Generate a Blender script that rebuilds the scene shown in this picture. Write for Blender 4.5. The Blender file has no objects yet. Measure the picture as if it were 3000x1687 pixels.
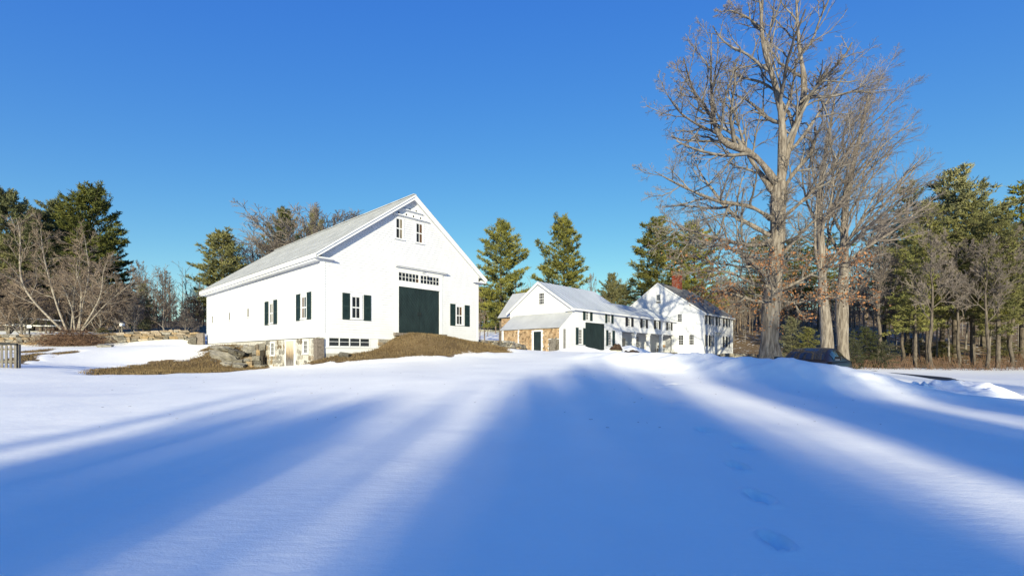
import bpy, bmesh, math, random
import numpy as np
from mathutils import Vector, Matrix, Quaternion
random.seed(7)
RS = np.random.RandomState(11)
SC = bpy.context.scene
COL = SC.collection
R = math.radians

# ------------------------------------------------------------------ camera
CAMZ = 1.6
FPX, HX, HY = 1354.0, 1500.0, 1040.0          # focal length and horizon in photo pixels (3000 wide)
cam_d = bpy.data.cameras.new('camera')
cam = bpy.data.objects.new('camera', cam_d); COL.objects.link(cam)
cam.location = (0, 0, CAMZ); cam.rotation_euler = (R(90), 0, 0)
cam_d.sensor_width = 36.0; cam_d.lens = 36.0 * FPX / 3000.0
cam_d.shift_y = (HY - 843.5) / 3000.0
cam_d.clip_start = 0.05; cam_d.clip_end = 6000
SC.camera = cam

# ------------------------------------------------------------------ sky and sun
SUN_EL, SUN_AZ = 13.0, 5.5       # elevation; the shadows run 5.5 degrees right of the view axis
sd = Vector((-math.sin(R(SUN_AZ)) * math.cos(R(SUN_EL)), -math.cos(R(SUN_AZ)) * math.cos(R(SUN_EL)), math.sin(R(SUN_EL))))
world = bpy.data.worlds.new('World'); SC.world = world; world.use_nodes = True
wn = world.node_tree; wn.nodes.clear()
sky = wn.nodes.new('ShaderNodeTexSky'); sky.sky_type = 'NISHITA'; sky.sun_disc = False
sky.sun_elevation = R(SUN_EL); sky.sun_rotation = R(180 + SUN_AZ)
sky.air_density = 1.0; sky.dust_density = 0.0; sky.ozone_density = 2.5; sky.altitude = 100
hs = wn.nodes.new('ShaderNodeHueSaturation'); hs.inputs['Saturation'].default_value = 1.22
tint = wn.nodes.new('ShaderNodeMixRGB'); tint.blend_type = 'MULTIPLY'; tint.inputs[0].default_value = 1.0; tint.inputs[2].default_value = (.485, .61, 1.0, 1)
bg = wn.nodes.new('ShaderNodeBackground'); bg.inputs['Strength'].default_value = 0.15
wo = wn.nodes.new('ShaderNodeOutputWorld')
wn.links.new(sky.outputs[0], hs.inputs['Color']); wn.links.new(hs.outputs[0], tint.inputs[1]); 
sx = wn.nodes.new('ShaderNodeSeparateColor'); cx = wn.nodes.new('ShaderNodeCombineColor'); pw = wn.nodes.new('ShaderNodeMath'); pw.operation = 'POWER'; pw.inputs[1].default_value = .28
ml = wn.nodes.new('ShaderNodeMath'); ml.operation = 'MULTIPLY'; ml.inputs[1].default_value = 1.80
wn.links.new(tint.outputs[0], sx.inputs[0]); wn.links.new(sx.outputs[0], cx.inputs[0]); pg = wn.nodes.new('ShaderNodeMath'); pg.operation = 'POWER'; pg.inputs[1].default_value = .90; wn.links.new(sx.outputs[1], pg.inputs[0]); mg = wn.nodes.new('ShaderNodeMath'); mg.operation = 'MULTIPLY'; mg.inputs[1].default_value = .97; wn.links.new(pg.outputs[0], mg.inputs[0]); wn.links.new(mg.outputs[0], cx.inputs[1]); wn.links.new(sx.outputs[2], pw.inputs[0]); wn.links.new(pw.outputs[0], ml.inputs[0]); wn.links.new(ml.outputs[0], cx.inputs[2])
wn.links.new(cx.outputs[0], bg.inputs[0]); wn.links.new(bg.outputs[0], wo.inputs[0])
sun_d = bpy.data.lights.new('sun', 'SUN'); sun_d.energy = 4.5; sun_d.angle = R(0.53); sun_d.color = (1.0, 0.895, 0.61)
sun = bpy.data.objects.new('sun', sun_d); COL.objects.link(sun)
sun.rotation_euler = sd.to_track_quat('Z', 'Y').to_euler(); sun.location = (0, -40, 30)
SC.view_settings.view_transform = 'Standard'; SC.view_settings.look = 'None'
SC.view_settings.gamma = 1.0; SC.view_settings.exposure = 0.95
SC.view_settings.use_curve_mapping = False
SC.render.engine = 'CYCLES'
SC.cycles.max_bounces = 6; SC.cycles.diffuse_bounces = 3; SC.cycles.glossy_bounces = 2
SC.cycles.transparent_max_bounces = 4; SC.cycles.use_denoising = True

# ------------------------------------------------------------------ materials
def mat(name, col, rough=0.7, spec=0.3, metal=0.0, noise=0.0, nscale=4.0, col2=None, bump=0.0, bscale=None, stretch=None, detail=6.0, attr=None, bdist=.03):
    m = bpy.data.materials.new(name); m.use_nodes = True
    nt = m.node_tree; p = nt.nodes['Principled BSDF']
    p.inputs['Base Color'].default_value = (*col, 1); p.inputs['Roughness'].default_value = rough
    p.inputs['Specular IOR Level'].default_value = spec; p.inputs['Metallic'].default_value = metal
    if noise or col2 or bump:
        tc = nt.nodes.new('ShaderNodeTexCoord'); mp = nt.nodes.new('ShaderNodeMapping')
        nt.links.new(tc.outputs['Object'], mp.inputs[0])
        if stretch: mp.inputs['Scale'].default_value = stretch
        tx = nt.nodes.new('ShaderNodeTexNoise'); tx.inputs['Scale'].default_value = nscale; tx.inputs['Detail'].default_value = detail
        tx.inputs['Roughness'].default_value = 0.62
        nt.links.new(mp.outputs[0], tx.inputs['Vector'])
        c2 = col2 or tuple(max(0, c * (1 - noise)) for c in col)
        c1 = col if col2 else tuple(min(1, c * (1 + noise * .6)) for c in col)
        rp = nt.nodes.new('ShaderNodeValToRGB'); rp.color_ramp.elements[0].position = 0.34; rp.color_ramp.elements[1].position = 0.66
        rp.color_ramp.elements[0].color = (*c2, 1); rp.color_ramp.elements[1].color = (*c1, 1)
        nt.links.new(tx.outputs[0], rp.inputs[0])
        out = rp.outputs[0]
        if attr:    # per-object variation
            oi = nt.nodes.new('ShaderNodeObjectInfo'); mr = nt.nodes.new('ShaderNodeMapRange')
            mr.inputs['To Min'].default_value = 1 - attr; mr.inputs['To Max'].default_value = 1 + attr
            nt.links.new(oi.outputs['Random'], mr.inputs[0])
            hv = nt.nodes.new('ShaderNodeHueSaturation'); nt.links.new(mr.outputs[0], hv.inputs['Value'])
            mr2 = nt.nodes.new('ShaderNodeMapRange'); mr2.inputs['To Min'].default_value = 0.6; mr2.inputs['To Max'].default_value = 1.35
            wv = nt.nodes.new('ShaderNodeMath'); wv.operation = 'FRACT'; w2 = nt.nodes.new('ShaderNodeMath'); w2.operation = 'MULTIPLY'; w2.inputs[1].default_value = 17.3
            nt.links.new(oi.outputs['Random'], w2.inputs[0]); nt.links.new(w2.outputs[0], wv.inputs[0]); nt.links.new(wv.outputs[0], mr2.inputs[0])
            nt.links.new(mr2.outputs[0], hv.inputs['Saturation'])
            nt.links.new(out, hv.inputs['Color']); out = hv.outputs[0]
        nt.links.new(out, p.inputs['Base Color'])
        if bump:
            t2 = nt.nodes.new('ShaderNodeTexNoise'); t2.inputs['Scale'].default_value = bscale or nscale * 3; t2.inputs['Detail'].default_value = 5
            nt.links.new(mp.outputs[0], t2.inputs['Vector'])
            b = nt.nodes.new('ShaderNodeBump'); b.inputs['Strength'].default_value = bump; b.inputs['Distance'].default_value = bdist
            nt.links.new(t2.outputs[0], b.inputs['Height']); nt.links.new(b.outputs[0], p.inputs['Normal'])
    return m

M = {}
M['paint'] = mat('white_paint', (.555, .575, .63), .55, .35, noise=.07, nscale=1.3, bump=.12, bscale=22, stretch=(1, 1, .35))
M['trim'] = mat('white_trim', (.595, .615, .66), .45, .4, noise=.05, nscale=2.0)
M['green'] = mat('dark_green_paint', (.012, .022, .0225), .42, .4, noise=.35, nscale=3.0, stretch=(1, 1, .3), bump=.15)
M['shutter'] = mat('shutter_paint', (.012, .026, .024), .45, .4, noise=.3, nscale=5)
M['black'] = mat('black_paint', (.012, .013, .016), .5, .35, noise=.3, nscale=5)
M['glass'] = mat('window_glass', (.012, .014, .018), .06, .5, noise=.6, nscale=1.2)
M['glass_warm'] = mat('window_glass_with_boards_behind', (.16, .085, .045), .1, .5, col2=(.02, .016, .014), nscale=2.2, stretch=(3, 3, .7))
M['glass_pale'] = mat('window_glass_with_curtain_behind', (.30, .27, .22), .12, .5, col2=(.05, .045, .04), nscale=2.5, stretch=(4, 4, .6))
M['dark'] = mat('dark_interior', (.015, .015, .016), .9, .1)
M['grey_recess'] = mat('grey_weathered_board', (.19, .19, .185), .85, .2, noise=.25, nscale=3)
M['roofshingle'] = mat('weathered_roof_shingle', (.40, .42, .45), .85, .2, col2=(.29, .305, .325), nscale=1.1, bump=.5, bscale=14, stretch=(1, 1, 1))
M['roofslate'] = mat('dark_roof_shingle', (.22, .22, .22), .85, .2, col2=(.10, .10, .10), nscale=.9, bump=.5, bscale=12)
M['tin'] = mat('galvanised_roof_metal', (.54, .57, .60), .42, .5, metal=.3, col2=(.42, .45, .48), nscale=.55, stretch=(1, .35, .35))
M['tin2'] = mat('dull_roof_metal', (.50, .52, .53), .5, .4, metal=.2, col2=(.40, .42, .43), nscale=.6)
M['stone'] = mat('field_stone', (.24, .225, .20), .9, .2, col2=(.10, .094, .082), nscale=4.0, bump=.7, bscale=18, attr=.5)
M['stone_tan'] = mat('tan_field_stone', (.30, .235, .165), .9, .2, col2=(.14, .115, .085), nscale=3.5, bump=.7, bscale=16, attr=.38)
M['mortar'] = mat('lime_mortar', (.42, .415, .40), .95, .15, noise=.3, nscale=6, bump=.5)
M['granite'] = mat('granite_post', (.19, .165, .15), .85, .2, col2=(.09, .078, .07), nscale=9, bump=.4)
M['stone_pale'] = mat('pale_foundation_stone', (.36, .345, .315), .9, .2, col2=(.17, .16, .145), nscale=4.0, bump=.7, bscale=18, attr=.45)
M['asphalt'] = mat('wet_asphalt', (.03, .03, .033), .7, .3, noise=.3, nscale=3)
M['gap'] = mat('shadowed_wall_core', (.05, .045, .04), .95, .1)
M['cedar'] = mat('cedar_shingle', (.37, .285, .195), .8, .2, col2=(.25, .165, .095), nscale=2.6, stretch=(1, 1, .6), bump=.3, bscale=25)
def toned(m):
    nt = m.node_tree; p = nt.nodes['Principled BSDF']; src = p.inputs['Base Color'].links[0].from_socket
    at_ = nt.nodes.new('ShaderNodeAttribute'); at_.attribute_name = 'tone'; hv = nt.nodes.new('ShaderNodeHueSaturation'); nt.links.new(at_.outputs['Fac'], hv.inputs['Value'])
    nt.links.new(src, hv.inputs['Color']); nt.links.new(hv.outputs[0], p.inputs['Base Color']); return m
M['greywood'] = mat('weathered_wood', (.185, .175, .16), .85, .2, col2=(.09, .083, .076), nscale=4, stretch=(4, 4, .5), bump=.4)
M['brick'] = mat('red_brick', (.17, .05, .034), .85, .2, noise=.3, nscale=6, bump=.3, attr=.25)
M['brickmortar'] = mat('brick_mortar', (.14, .09, .075), .95, .1, noise=.2, nscale=8)
M['wood'] = mat('tan_wood', (.42, .25, .11), .6, .3, noise=.25, nscale=3, stretch=(1, 1, 4))
M['bark'] = mat('grey_maple_bark', (.27, .242, .215), .95, .1, col2=(.085, .07, .06), nscale=5.5, stretch=(1.8, 1.8, .24), bump=1.0, bscale=9, bdist=.09)
M['limb'] = mat('pale_limb_bark', (.225, .21, .195), .95, .1, col2=(.085, .074, .067), nscale=2.2, bump=.6, bscale=9)
M['twig'] = mat('twig_bark', (.17, .147, .135), .95, .1, noise=.35, nscale=.6)
M['twig_brown'] = mat('brown_twig_bark', (.175, .138, .112), .95, .1, noise=.3, nscale=.5)
M['birch'] = mat('birch_bark', (.31, .285, .25), .8, .2, col2=(.10, .082, .07), nscale=3, stretch=(.7, .7, 2.4))
M['pinebark'] = mat('pine_bark', (.145, .125, .108), .95, .1, col2=(.05, .042, .036), nscale=3, stretch=(1.5, 1.5, .5), bump=.8, bscale=8)
M['leaf'] = mat('dry_orange_leaf', (.25, .12, .055), .8, .2, noise=.4, nscale=1.5)
M['carpaint'] = mat('dark_bronze_car_paint', (.014, .011, .009), .3, .35, noise=.15, nscale=2)
M['carglass'] = mat('car_glass', (.012, .017, .026), .05, .5)
M['chrome'] = mat('chrome', (.6, .6, .6), .12, .5, metal=1.0)
M['tyre'] = mat('tyre_rubber', (.02, .02, .02), .85, .2)
M['lamp'] = mat('headlamp_glass', (.5, .5, .52), .1, .6)
M['dirt'] = mat('dark_dirt', (.075, .05, .036), .95, .1, col2=(.028, .02, .016), nscale=6, bump=.8)
M['brush'] = mat('reddish_brush', (.135, .085, .06), .95, .1, noise=.4, nscale=1.2)
M['straw'] = mat('dry_grass_blade', (.205, .155, .09), .9, .1, col2=(.11, .077, .042), nscale=.9)
M['pane_white'] = mat('white_sign_face', (.75, .76, .78), .5, .3)

def needle_mat(name, c1, c2):
    m = mat(name, c1, .75, .25, col2=c2, nscale=.45, detail=3, attr=.22)
    return m
M['needle'] = needle_mat('pine_needles', (.185, .178, .052), (.092, .102, .036))
M['needle_dark'] = needle_mat('dark_pine_needles', (.115, .118, .036), (.052, .066, .026))
M['hemlock'] = needle_mat('hemlock_needles', (.06, .066, .026), (.028, .035, .016))

def plank_mat():
    m = bpy.data.materials.new('stained_plank_door'); m.use_nodes = True; nt = m.node_tree; p = nt.nodes['Principled BSDF']
    tc = nt.nodes.new('ShaderNodeTexCoord'); sp = nt.nodes.new('ShaderNodeSeparateXYZ'); nt.links.new(tc.outputs['Object'], sp.inputs[0])
    mp = nt.nodes.new('ShaderNodeMapping'); mp.inputs['Scale'].default_value = (6, 6, .8); nt.links.new(tc.outputs['Object'], mp.inputs[0])
    nz = nt.nodes.new('ShaderNodeTexNoise'); nz.inputs['Scale'].default_value = 2.0; nz.inputs['Detail'].default_value = 5; nt.links.new(mp.outputs[0], nz.inputs[0])
    ad = nt.nodes.new('ShaderNodeMath'); ad.operation = 'MULTIPLY_ADD'; ad.inputs[1].default_value = 1.5; nt.links.new(nz.outputs[0], ad.inputs[0]); nt.links.new(sp.outputs['Z'], ad.inputs[2])
    mr = nt.nodes.new('ShaderNodeMapRange'); mr.inputs['From Min'].default_value = 1.5; mr.inputs['From Max'].default_value = 3.3; nt.links.new(ad.outputs[0], mr.inputs[0])
    rp = nt.nodes.new('ShaderNodeValToRGB'); e = rp.color_ramp.elements
    e[0].position = .12; e[0].color = (.16, .15, .15, 1); e[1].position = .9; e[1].color = (.47, .43, .37, 1)
    x = e.new(.36); x.color = (.07, .06, .055, 1); x = e.new(.5); x.color = (.27, .20, .13, 1); x = e.new(.66); x.color = (.40, .33, .24, 1)
    nt.links.new(mr.outputs[0], rp.inputs[0]); nt.links.new(rp.outputs[0], p.inputs['Base Color']); p.inputs['Roughness'].default_value = .85
    return m
M['plank'] = plank_mat()

def ground_mat():
    m = bpy.data.materials.new('snow_and_turf'); m.use_nodes = True; nt = m.node_tree; L = nt.links
    p = nt.nodes['Principled BSDF']; p.inputs['Specular IOR Level'].default_value = .25
    tc = nt.nodes.new('ShaderNodeTexCoord')
    at = nt.nodes.new('ShaderNodeAttribute'); at.attribute_name = 'grass'
    def noise(scale, detail=6, rough=.6, stretch=None):
        n = nt.nodes.new('ShaderNodeTexNoise'); n.inputs['Scale'].default_value = scale; n.inputs['Detail'].default_value = detail; n.inputs['Roughness'].default_value = rough
        if stretch:
            mp = nt.nodes.new('ShaderNodeMapping'); mp.inputs['Scale'].default_value = stretch; L.new(tc.outputs['Object'], mp.inputs[0]); L.new(mp.outputs[0], n.inputs[0])
        else: L.new(tc.outputs['Object'], n.inputs[0])
        return n.outputs[0]
    n1 = noise(1.6, 8, .68)
    a = nt.nodes.new('ShaderNodeMath'); a.operation = 'MULTIPLY_ADD'; a.inputs[1].default_value = 1.25; a.inputs[2].default_value = -.625; L.new(n1, a.inputs[0])
    s = nt.nodes.new('ShaderNodeMath'); s.operation = 'ADD'; L.new(a.outputs[0], s.inputs[0]); L.new(at.outputs['Fac'], s.inputs[1])
    fr = nt.nodes.new('ShaderNodeMapRange'); fr.inputs['From Min'].default_value = .46; fr.inputs['From Max'].default_value = .54; L.new(s.outputs[0], fr.inputs[0])
    g1 = nt.nodes.new('ShaderNodeValToRGB'); e = g1.color_ramp.elements; e[0].position = .3; e[0].color = (.075, .045, .024, 1); e[1].position = .7; e[1].color = (.20, .15, .088, 1)
    x = e.new(.5); x.color = (.155, .105, .052, 1); L.new(noise(3.0, 8, .75), g1.inputs[0])
    gs = nt.nodes.new('ShaderNodeValToRGB'); e = gs.color_ramp.elements; e[0].position = .35; e[0].color = (.91, .91, .875, 1); e[1].position = .65; e[1].color = (.94, .94, .90, 1)
    L.new(noise(.8, 5), gs.inputs[0])
    mx = nt.nodes.new('ShaderNodeMixRGB'); L.new(fr.outputs[0], mx.inputs[0]); L.new(gs.outputs[0], mx.inputs[1]); L.new(g1.outputs[0], mx.inputs[2])
    L.new(mx.outputs[0], p.inputs['Base Color'])
    rr = nt.nodes.new('ShaderNodeMapRange'); rr.inputs['To Min'].default_value = .55; rr.inputs['To Max'].default_value = .95; L.new(fr.outputs[0], rr.inputs[0]); L.new(rr.outputs[0], p.inputs['Roughness'])
    # fine relief: wind crust ripples, grains, and turf
    b1 = nt.nodes.new('ShaderNodeBump'); b1.inputs['Strength'].default_value = .26; b1.inputs['Distance'].default_value = .035; L.new(noise(4.5, 7, .62, (.8, 2.2, 1)), b1.inputs['Height'])
    b2 = nt.nodes.new('ShaderNodeBump'); b2.inputs['Strength'].default_value = .22; b2.inputs['Distance'].default_value = .01; L.new(noise(55, 3, .6), b2.inputs['Height']); L.new(b1.outputs[0], b2.inputs['Normal'])
    L.new(b2.outputs[0], p.inputs['Normal'])
    return m
M['ground'] = ground_mat()
M['pilesnow'] = mat('ploughed_snow', (.88, .885, .89), .6, .25, col2=(.80, .80, .80), nscale=2.5, bump=.6, bscale=6)

# ------------------------------------------------------------------ object helpers
def link(o, parent=None):
    COL.objects.link(o)
    if parent is not None: o.parent = parent
    return o
def np_mesh(name, V, Fc, smooth=False):
    V = np.asarray(V, dtype=np.float32).reshape(-1, 3); Fc = np.asarray(Fc, dtype=np.int32)
    k = Fc.shape[1]; me = bpy.data.meshes.new(name)
    me.vertices.add(len(V)); me.vertices.foreach_set('co', V.ravel())
    me.loops.add(Fc.size); me.loops.foreach_set('vertex_index', Fc.ravel())
    me.polygons.add(len(Fc)); me.polygons.foreach_set('loop_start', np.arange(0, Fc.size, k, dtype=np.int32))
    me.update(calc_edges=True)
    me.polygons.foreach_set('use_smooth', np.full(len(Fc), smooth, dtype=bool))
    return me
def mobj(name, me, m, parent=None):
    o = bpy.data.objects.new(name, me)
    if m is not None and not me.materials: me.materials.append(m)
    return link(o, parent)
def tag(o, label=None, cat=None, group=None, kind=None):
    if label: o['label'] = label
    if cat: o['category'] = cat
    if group: o['group'] = group
    if kind: o['kind'] = kind
    return o
def thing(name, label, cat, loc=(0, 0, 0), rz=0, group=None):
    o = bpy.data.objects.new(name, None); o.empty_display_size = .3; link(o)
    o.location = loc; o.rotation_euler = (0, 0, rz)
    return tag(o, label, cat, group, 'thing')
def copy_tree(o, parent=None):
    c = o.copy(); COL.objects.link(c); c.parent = parent
    for ch in o.children: copy_tree(ch, c)
    return c

class MB:
    """collects polygons into one mesh"""
    def __init__(s): s.v = []; s.f = []
    def poly(s, pts, flip=False):
        n = len(s.v); s.v += [tuple(p) for p in pts]; idx = list(range(n, n + len(pts))); s.f.append(idx[::-1] if flip else idx)
    def hexa(s, p):      # 8 corners: bottom 0-3 (ccw seen from above), top 4-7
        n = len(s.v); s.v += [tuple(q) for q in p]
        for q in ((3, 2, 1, 0), (4, 5, 6, 7), (0, 1, 5, 4), (1, 2, 6, 5), (2, 3, 7, 6), (3, 0, 4, 7)): s.f.append([n + i for i in q])
    def box(s, x0, x1, y0, y1, z0, z1):
        s.hexa([(x0, y0, z0), (x1, y0, z0), (x1, y1, z0), (x0, y1, z0), (x0, y0, z1), (x1, y0, z1), (x1, y1, z1), (x0, y1, z1)])
    def prism(s, poly, off):   # polygon (3d points) extruded by vector off
        n = len(poly); b = len(s.v); s.v += [tuple(p) for p in poly] + [tuple(np.add(p, off)) for p in poly]
        s.f.append(list(range(b + n - 1, b - 1, -1))); s.f.append(list(range(b + n, b + 2 * n)))
        for i in range(n): j = (i + 1) % n; s.f.append([b + i, b + j, b + n + j, b + n + i])
    def tube(s, pts, rad, sides=8):
        P = np.array(pts, float)[None]; Rr = np.array(rad, float)[None] if np.ndim(rad) else np.full((1, len(pts)), rad)
        V, Fc = tubes(P, Rr, sides); b = len(s.v); s.v += [tuple(v) for v in V]; s.f += [[b + i for i in f] for f in Fc]
        s.f.append([b + (len(pts) - 1) * sides + i for i in range(sides)]); s.f.append([b + i for i in range(sides)][::-1])
    def build_each(s, name, m, parent=None):
        """one object for every separate board"""
        own = list(range(len(s.v)))
        def root(i):
            while own[i] != i: own[i] = own[own[i]]; i = own[i]
            return i
        for f in s.f:
            for i in f[1:]: own[root(i)] = root(f[0])
        groups = {}
        for f in s.f: groups.setdefault(root(f[0]), []).append(f)
        for fs in groups.values():
            ids = sorted({i for f in fs for i in f}); mp = {q: k for k, q in enumerate(ids)}; b = MB(); b.v = [s.v[i] for i in ids]; b.f = [[mp[i] for i in f] for f in fs]; b.build(name, m, parent)
    def build(s, name, m, parent=None, smooth=False, fixn=True):
        me = bpy.data.meshes.new(name); me.from_pydata(s.v, [], s.f); me.update()
        if fixn:
            bm = bmesh.new(); bm.from_mesh(me); bmesh.ops.recalc_face_normals(bm, faces=bm.faces[:]); bm.to_mesh(me); bm.free()
        if smooth: me.polygons.foreach_set('use_smooth', np.ones(len(me.polygons), dtype=bool))
        return mobj(name, me, m, parent)

def unit(v): return v / np.maximum(np.linalg.norm(v, axis=-1, keepdims=True), 1e-9)
def tubes(P, Rr, S=3, twist=None):
    """P (N,K,3) polylines, Rr (N,K) radii -> verts, quads"""
    N, K, _ = P.shape
    T = unit(np.gradient(P, axis=1)); T0 = unit(P[:, -1] - P[:, 0])[:, None, :]
    ref = np.where(np.abs(T0[..., 2:3]) > .9, np.array([1., 0, 0]), np.array([0., 0, 1.]))
    n1 = unit(np.cross(T, np.broadcast_to(ref, T.shape))); n2 = np.cross(T, n1)
    an = np.arange(S) * 2 * np.pi / S
    V = P[:, :, None, :] + Rr[:, :, None, None] * (np.cos(an)[None, None, :, None] * n1[:, :, None, :] + np.sin(an)[None, None, :, None] * n2[:, :, None, :])
    base = (np.arange(N) * K * S)[:, None, None]; k = (np.arange(K - 1) * S)[None, :, None]; i = np.arange(S)[None, None, :]; j = (i + 1) % S
    q = np.stack(np.broadcast_arrays(base + k + i, base + k + j, base + k + S + j, base + k + S + i), -1).reshape(-1, 4)
    return V.reshape(-1, 3), q
def joinVF(parts):
    Vs, Fs, o = [], [], 0
    for V, f in parts: Vs.append(V); Fs.append(f + o); o += len(V)
    return np.concatenate(Vs), np.concatenate(Fs)

# ------------------------------------------------------------------ terrain
TH = math.atan2(.733, .681)
A2 = np.array([math.cos(TH), math.sin(TH)]); B2 = np.array([-A2[1], A2[0]])
P0 = np.array([26.5 * -557 / FPX, 26.5])            # near corner of the barn
EC = np.array([5.59, 43.0])                         # near corner of the long wing
HC = EC + 22.9 * A2 - 3.53 * B2                     # near corner of the farmhouse
def uv(P, u, v): return tuple(P + u * A2 + v * B2)
ctrl = [(0, -60, -1.2), (-40, -50, -.9), (40, -50, -1.2), (0, -30, -.6), (-20, -30, -.5), (20, -30, -.7), (-60, 0, 1.0), (60, 0, -.3), (0, 0, 0), (-6, 0, 0), (6, 0, -.05), (-14, 3, .1), (14, 3, -.05), (0, 8, .33), (-8, 8, .22), (8, 8, .18),
        (0, 15, .78), (-8, 16, .62), (7, 15, .62), (-15, 15, .46), (-20, 17, .62), (15, 12, .1), (25, 12, .05), (13, 20, .26), (11.4, 18, .33), (10, 23, .9), (0, 22, 1.2), (4, 27, 1.5), (-6, 21, .98), (-12, 22, .72), (-17, 22, .72), (-23, 21, 1.06), (-30, 21, 1.3),
        (-5.3, 25.6, 1.40), (-2.3, 28.5, 1.58), (-8.3, 24.6, 1.2), (-10.6, 24.6, 1.02), (-1.3, 33, 1.84), (1, 30, 1.7), (3, 38, 1.9), (4, 41, 1.9), (8, 44.5, 1.84), (12, 48.5, 1.82), (17, 53, 1.8), (9, 38, 1.75), (14, 42, 1.65), (22, 55, 1.55), (24.5, 56, 1.45), (30, 61, 1.4), (18, 46, 1.6), (22, 44, 1.2),
        (14.6, 26, 1.28), (18, 27.5, 1.0), (22.6, 33, .8), (18, 22, .32), (24, 24, .25), (28, 38, .22), (36, 40, .2), (45, 42, .25), (30, 25, .12), (45, 22, .1), (16.5, 15, .22), (20, 17, .2), (26, 32, .25),
        (40, 52, 1.2), (55, 60, 2.6), (40, 80, 5.0), (70, 75, 5.5), (80, 45, 1.5), (34, 70, 2.4), (28, 75, 2.2), (110, 100, 12), (60, 125, 14), (30, 120, 9), (-60, 110, 9), (-20, 115, 8), (-110, 90, 9),
        (-5, 62, 3.0), (0, 85, 4), (18, 90, 3), (-20, 60, 3.4), (-40, 62, 4.6), (-60, 55, 4.5), (-40, 90, 5.5), (-90, 80, 6), (-80, 30, 2.5)]
for u, z in ((-.4, 1.35), (.6, 1.62), (2, 1.78), (3.4, 1.95), (4.3, 2.5), (5, 3.0), (6.7, 3.04), (8.5, 3.02), (10, 2.85), (12.2, 2.62)): ctrl.append((*uv(P0, u, -.25), z))
for u, z in ((4.0, 2.15), (5.5, 2.86), (7, 2.95), (8.5, 2.8), (10.5, 2.5), (12.5, 2.35)): ctrl.append((*uv(P0, u, -1.5), z))
for u, v, z in ((13.5, 1, 2.4), (13.5, 4, 2.5), (14.5, -1, 2.15), (1, -1.6, 1.45), (2.5, -2, 1.62), (6, -3.2, 2.12), (8.5, -3.4, 2.05), (11, -3.2, 1.95)): ctrl.append((*uv(P0, u, v), z))
for u, v, z in ((-.6, 1.2, .98), (-.6, 3, .86), (-.6, 5, .82), (-.6, 7, .76), (-.6, 9.0, .95), (-1.2, 11.2, 1.75), (-.6, 14, 2.36), (-.6, 18, 2.48), (-.6, 23, 2.52), (-3.2, 4, .78), (-3.2, 7, .74), (-3, 10, 1.0), (-3, 12.5, 1.62), (-3, 16, 2.15), (-3, 21, 2.4),
                (-6, 8, .72), (-6, 11, .95), (-6, 15, 1.62), (-6, 20, 2.2), (-9.5, 12, 1.05), (-10, 17, 1.75), (-14, 16, 1.7)): ctrl.append((*uv(P0, u, v), z))
for x in (-50, -44, -39, -34, -30): ctrl += [(x, 40.4, 2.6), (x, 36, 2.2), (x, 30, 1.72), (x, 42.6, 3.4), (x - 3, 50, 3.85)]
ctrl = np.array(ctrl, float)
def _phi(r): return np.sqrt(r * r + 1.2)
_n = len(ctrl); _A = np.zeros((_n + 3, _n + 3)); _d = np.linalg.norm(ctrl[:, None, :2] - ctrl[None, :, :2], axis=-1)
_A[:_n, :_n] = _phi(_d) - np.eye(_n) * .15; _A[:_n, _n] = 1; _A[_n, :_n] = 1; _A[:_n, _n + 1:] = ctrl[:, :2]; _A[_n + 1:, :_n] = ctrl[:, :2].T
_w = np.linalg.solve(_A, np.concatenate([ctrl[:, 2], np.zeros(3)]))
def rbf(X, Y):
    X = np.asarray(X, float); Y = np.asarray(Y, float); sh = X.shape; x = X.ravel(); y = Y.ravel(); out = np.empty(len(x))
    for i in range(0, len(x), 20000):
        d = np.sqrt((x[i:i + 20000, None] - ctrl[None, :, 0]) ** 2 + (y[i:i + 20000, None] - ctrl[None, :, 1]) ** 2)
        out[i:i + 20000] = _phi(d) @ _w[:_n] + _w[_n] + _w[_n + 1] * x[i:i + 20000] + _w[_n + 2] * y[i:i + 20000]
    return out.reshape(sh)
def base_h(X, Y):
    z = rbf(X, Y); r = np.hypot(X, np.asarray(Y, float) - 30); w = np.clip((r - 110) / 120, 0, 1); w = w * w * (3 - 2 * w)
    return z * (1 - w) + 6.0 * w
def vnoise(x, y, s, seed):
    rs = np.random.RandomState(seed); T = rs.rand(64, 64); x = np.asarray(x) / s; y = np.asarray(y) / s
    i = np.floor(x).astype(int); j = np.floor(y).astype(int); f = x - i; g = y - j; f = f * f * (3 - 2 * f); g = g * g * (3 - 2 * g)
    q = lambda a, b: T[a % 64, b % 64]
    return (q(i, j) * (1 - f) + q(i + 1, j) * f) * (1 - g) + (q(i, j + 1) * (1 - f) + q(i + 1, j + 1) * f) * g - .5
# ploughed banks along the drive: crest points with the height they reach
banks = [([(4.6, 25.5, 1.72), (5.6, 23.5, 1.74), (7.6, 20.5, 1.68), (9.0, 17.6, 1.54), (9.9, 16.0, 1.45), (10.7, 15.4, 1.31), (11.35, 15.0, 1.08), (12.4, 14.6, .72), (13.6, 14.2, .40)], 1.45),
         ([(9.5, 43.2, 2.35), (11.2, 44.6, 2.5), (12.6, 45.9, 2.35)], 1.0),
         ([(4.8, 40.4, 2.2), (6.3, 41.8, 2.45), (7.4, 42.8, 2.2)], .9)]
def polyd(X, Y, pts):
    best = np.full(X.shape, 1e9); val = np.zeros(X.shape)
    for (x0, y0, h0), (x1, y1, h1) in zip(pts[:-1], pts[1:]):
        dx, dy = x1 - x0, y1 - y0; t = np.clip(((X - x0) * dx + (Y - y0) * dy) / (dx * dx + dy * dy), 0, 1)
        d = np.hypot(X - x0 - t * dx, Y - y0 - t * dy); m = d < best; best[m] = d[m]; val[m] = (h0 + t * (h1 - h0))[m]
    return best, val
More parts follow.
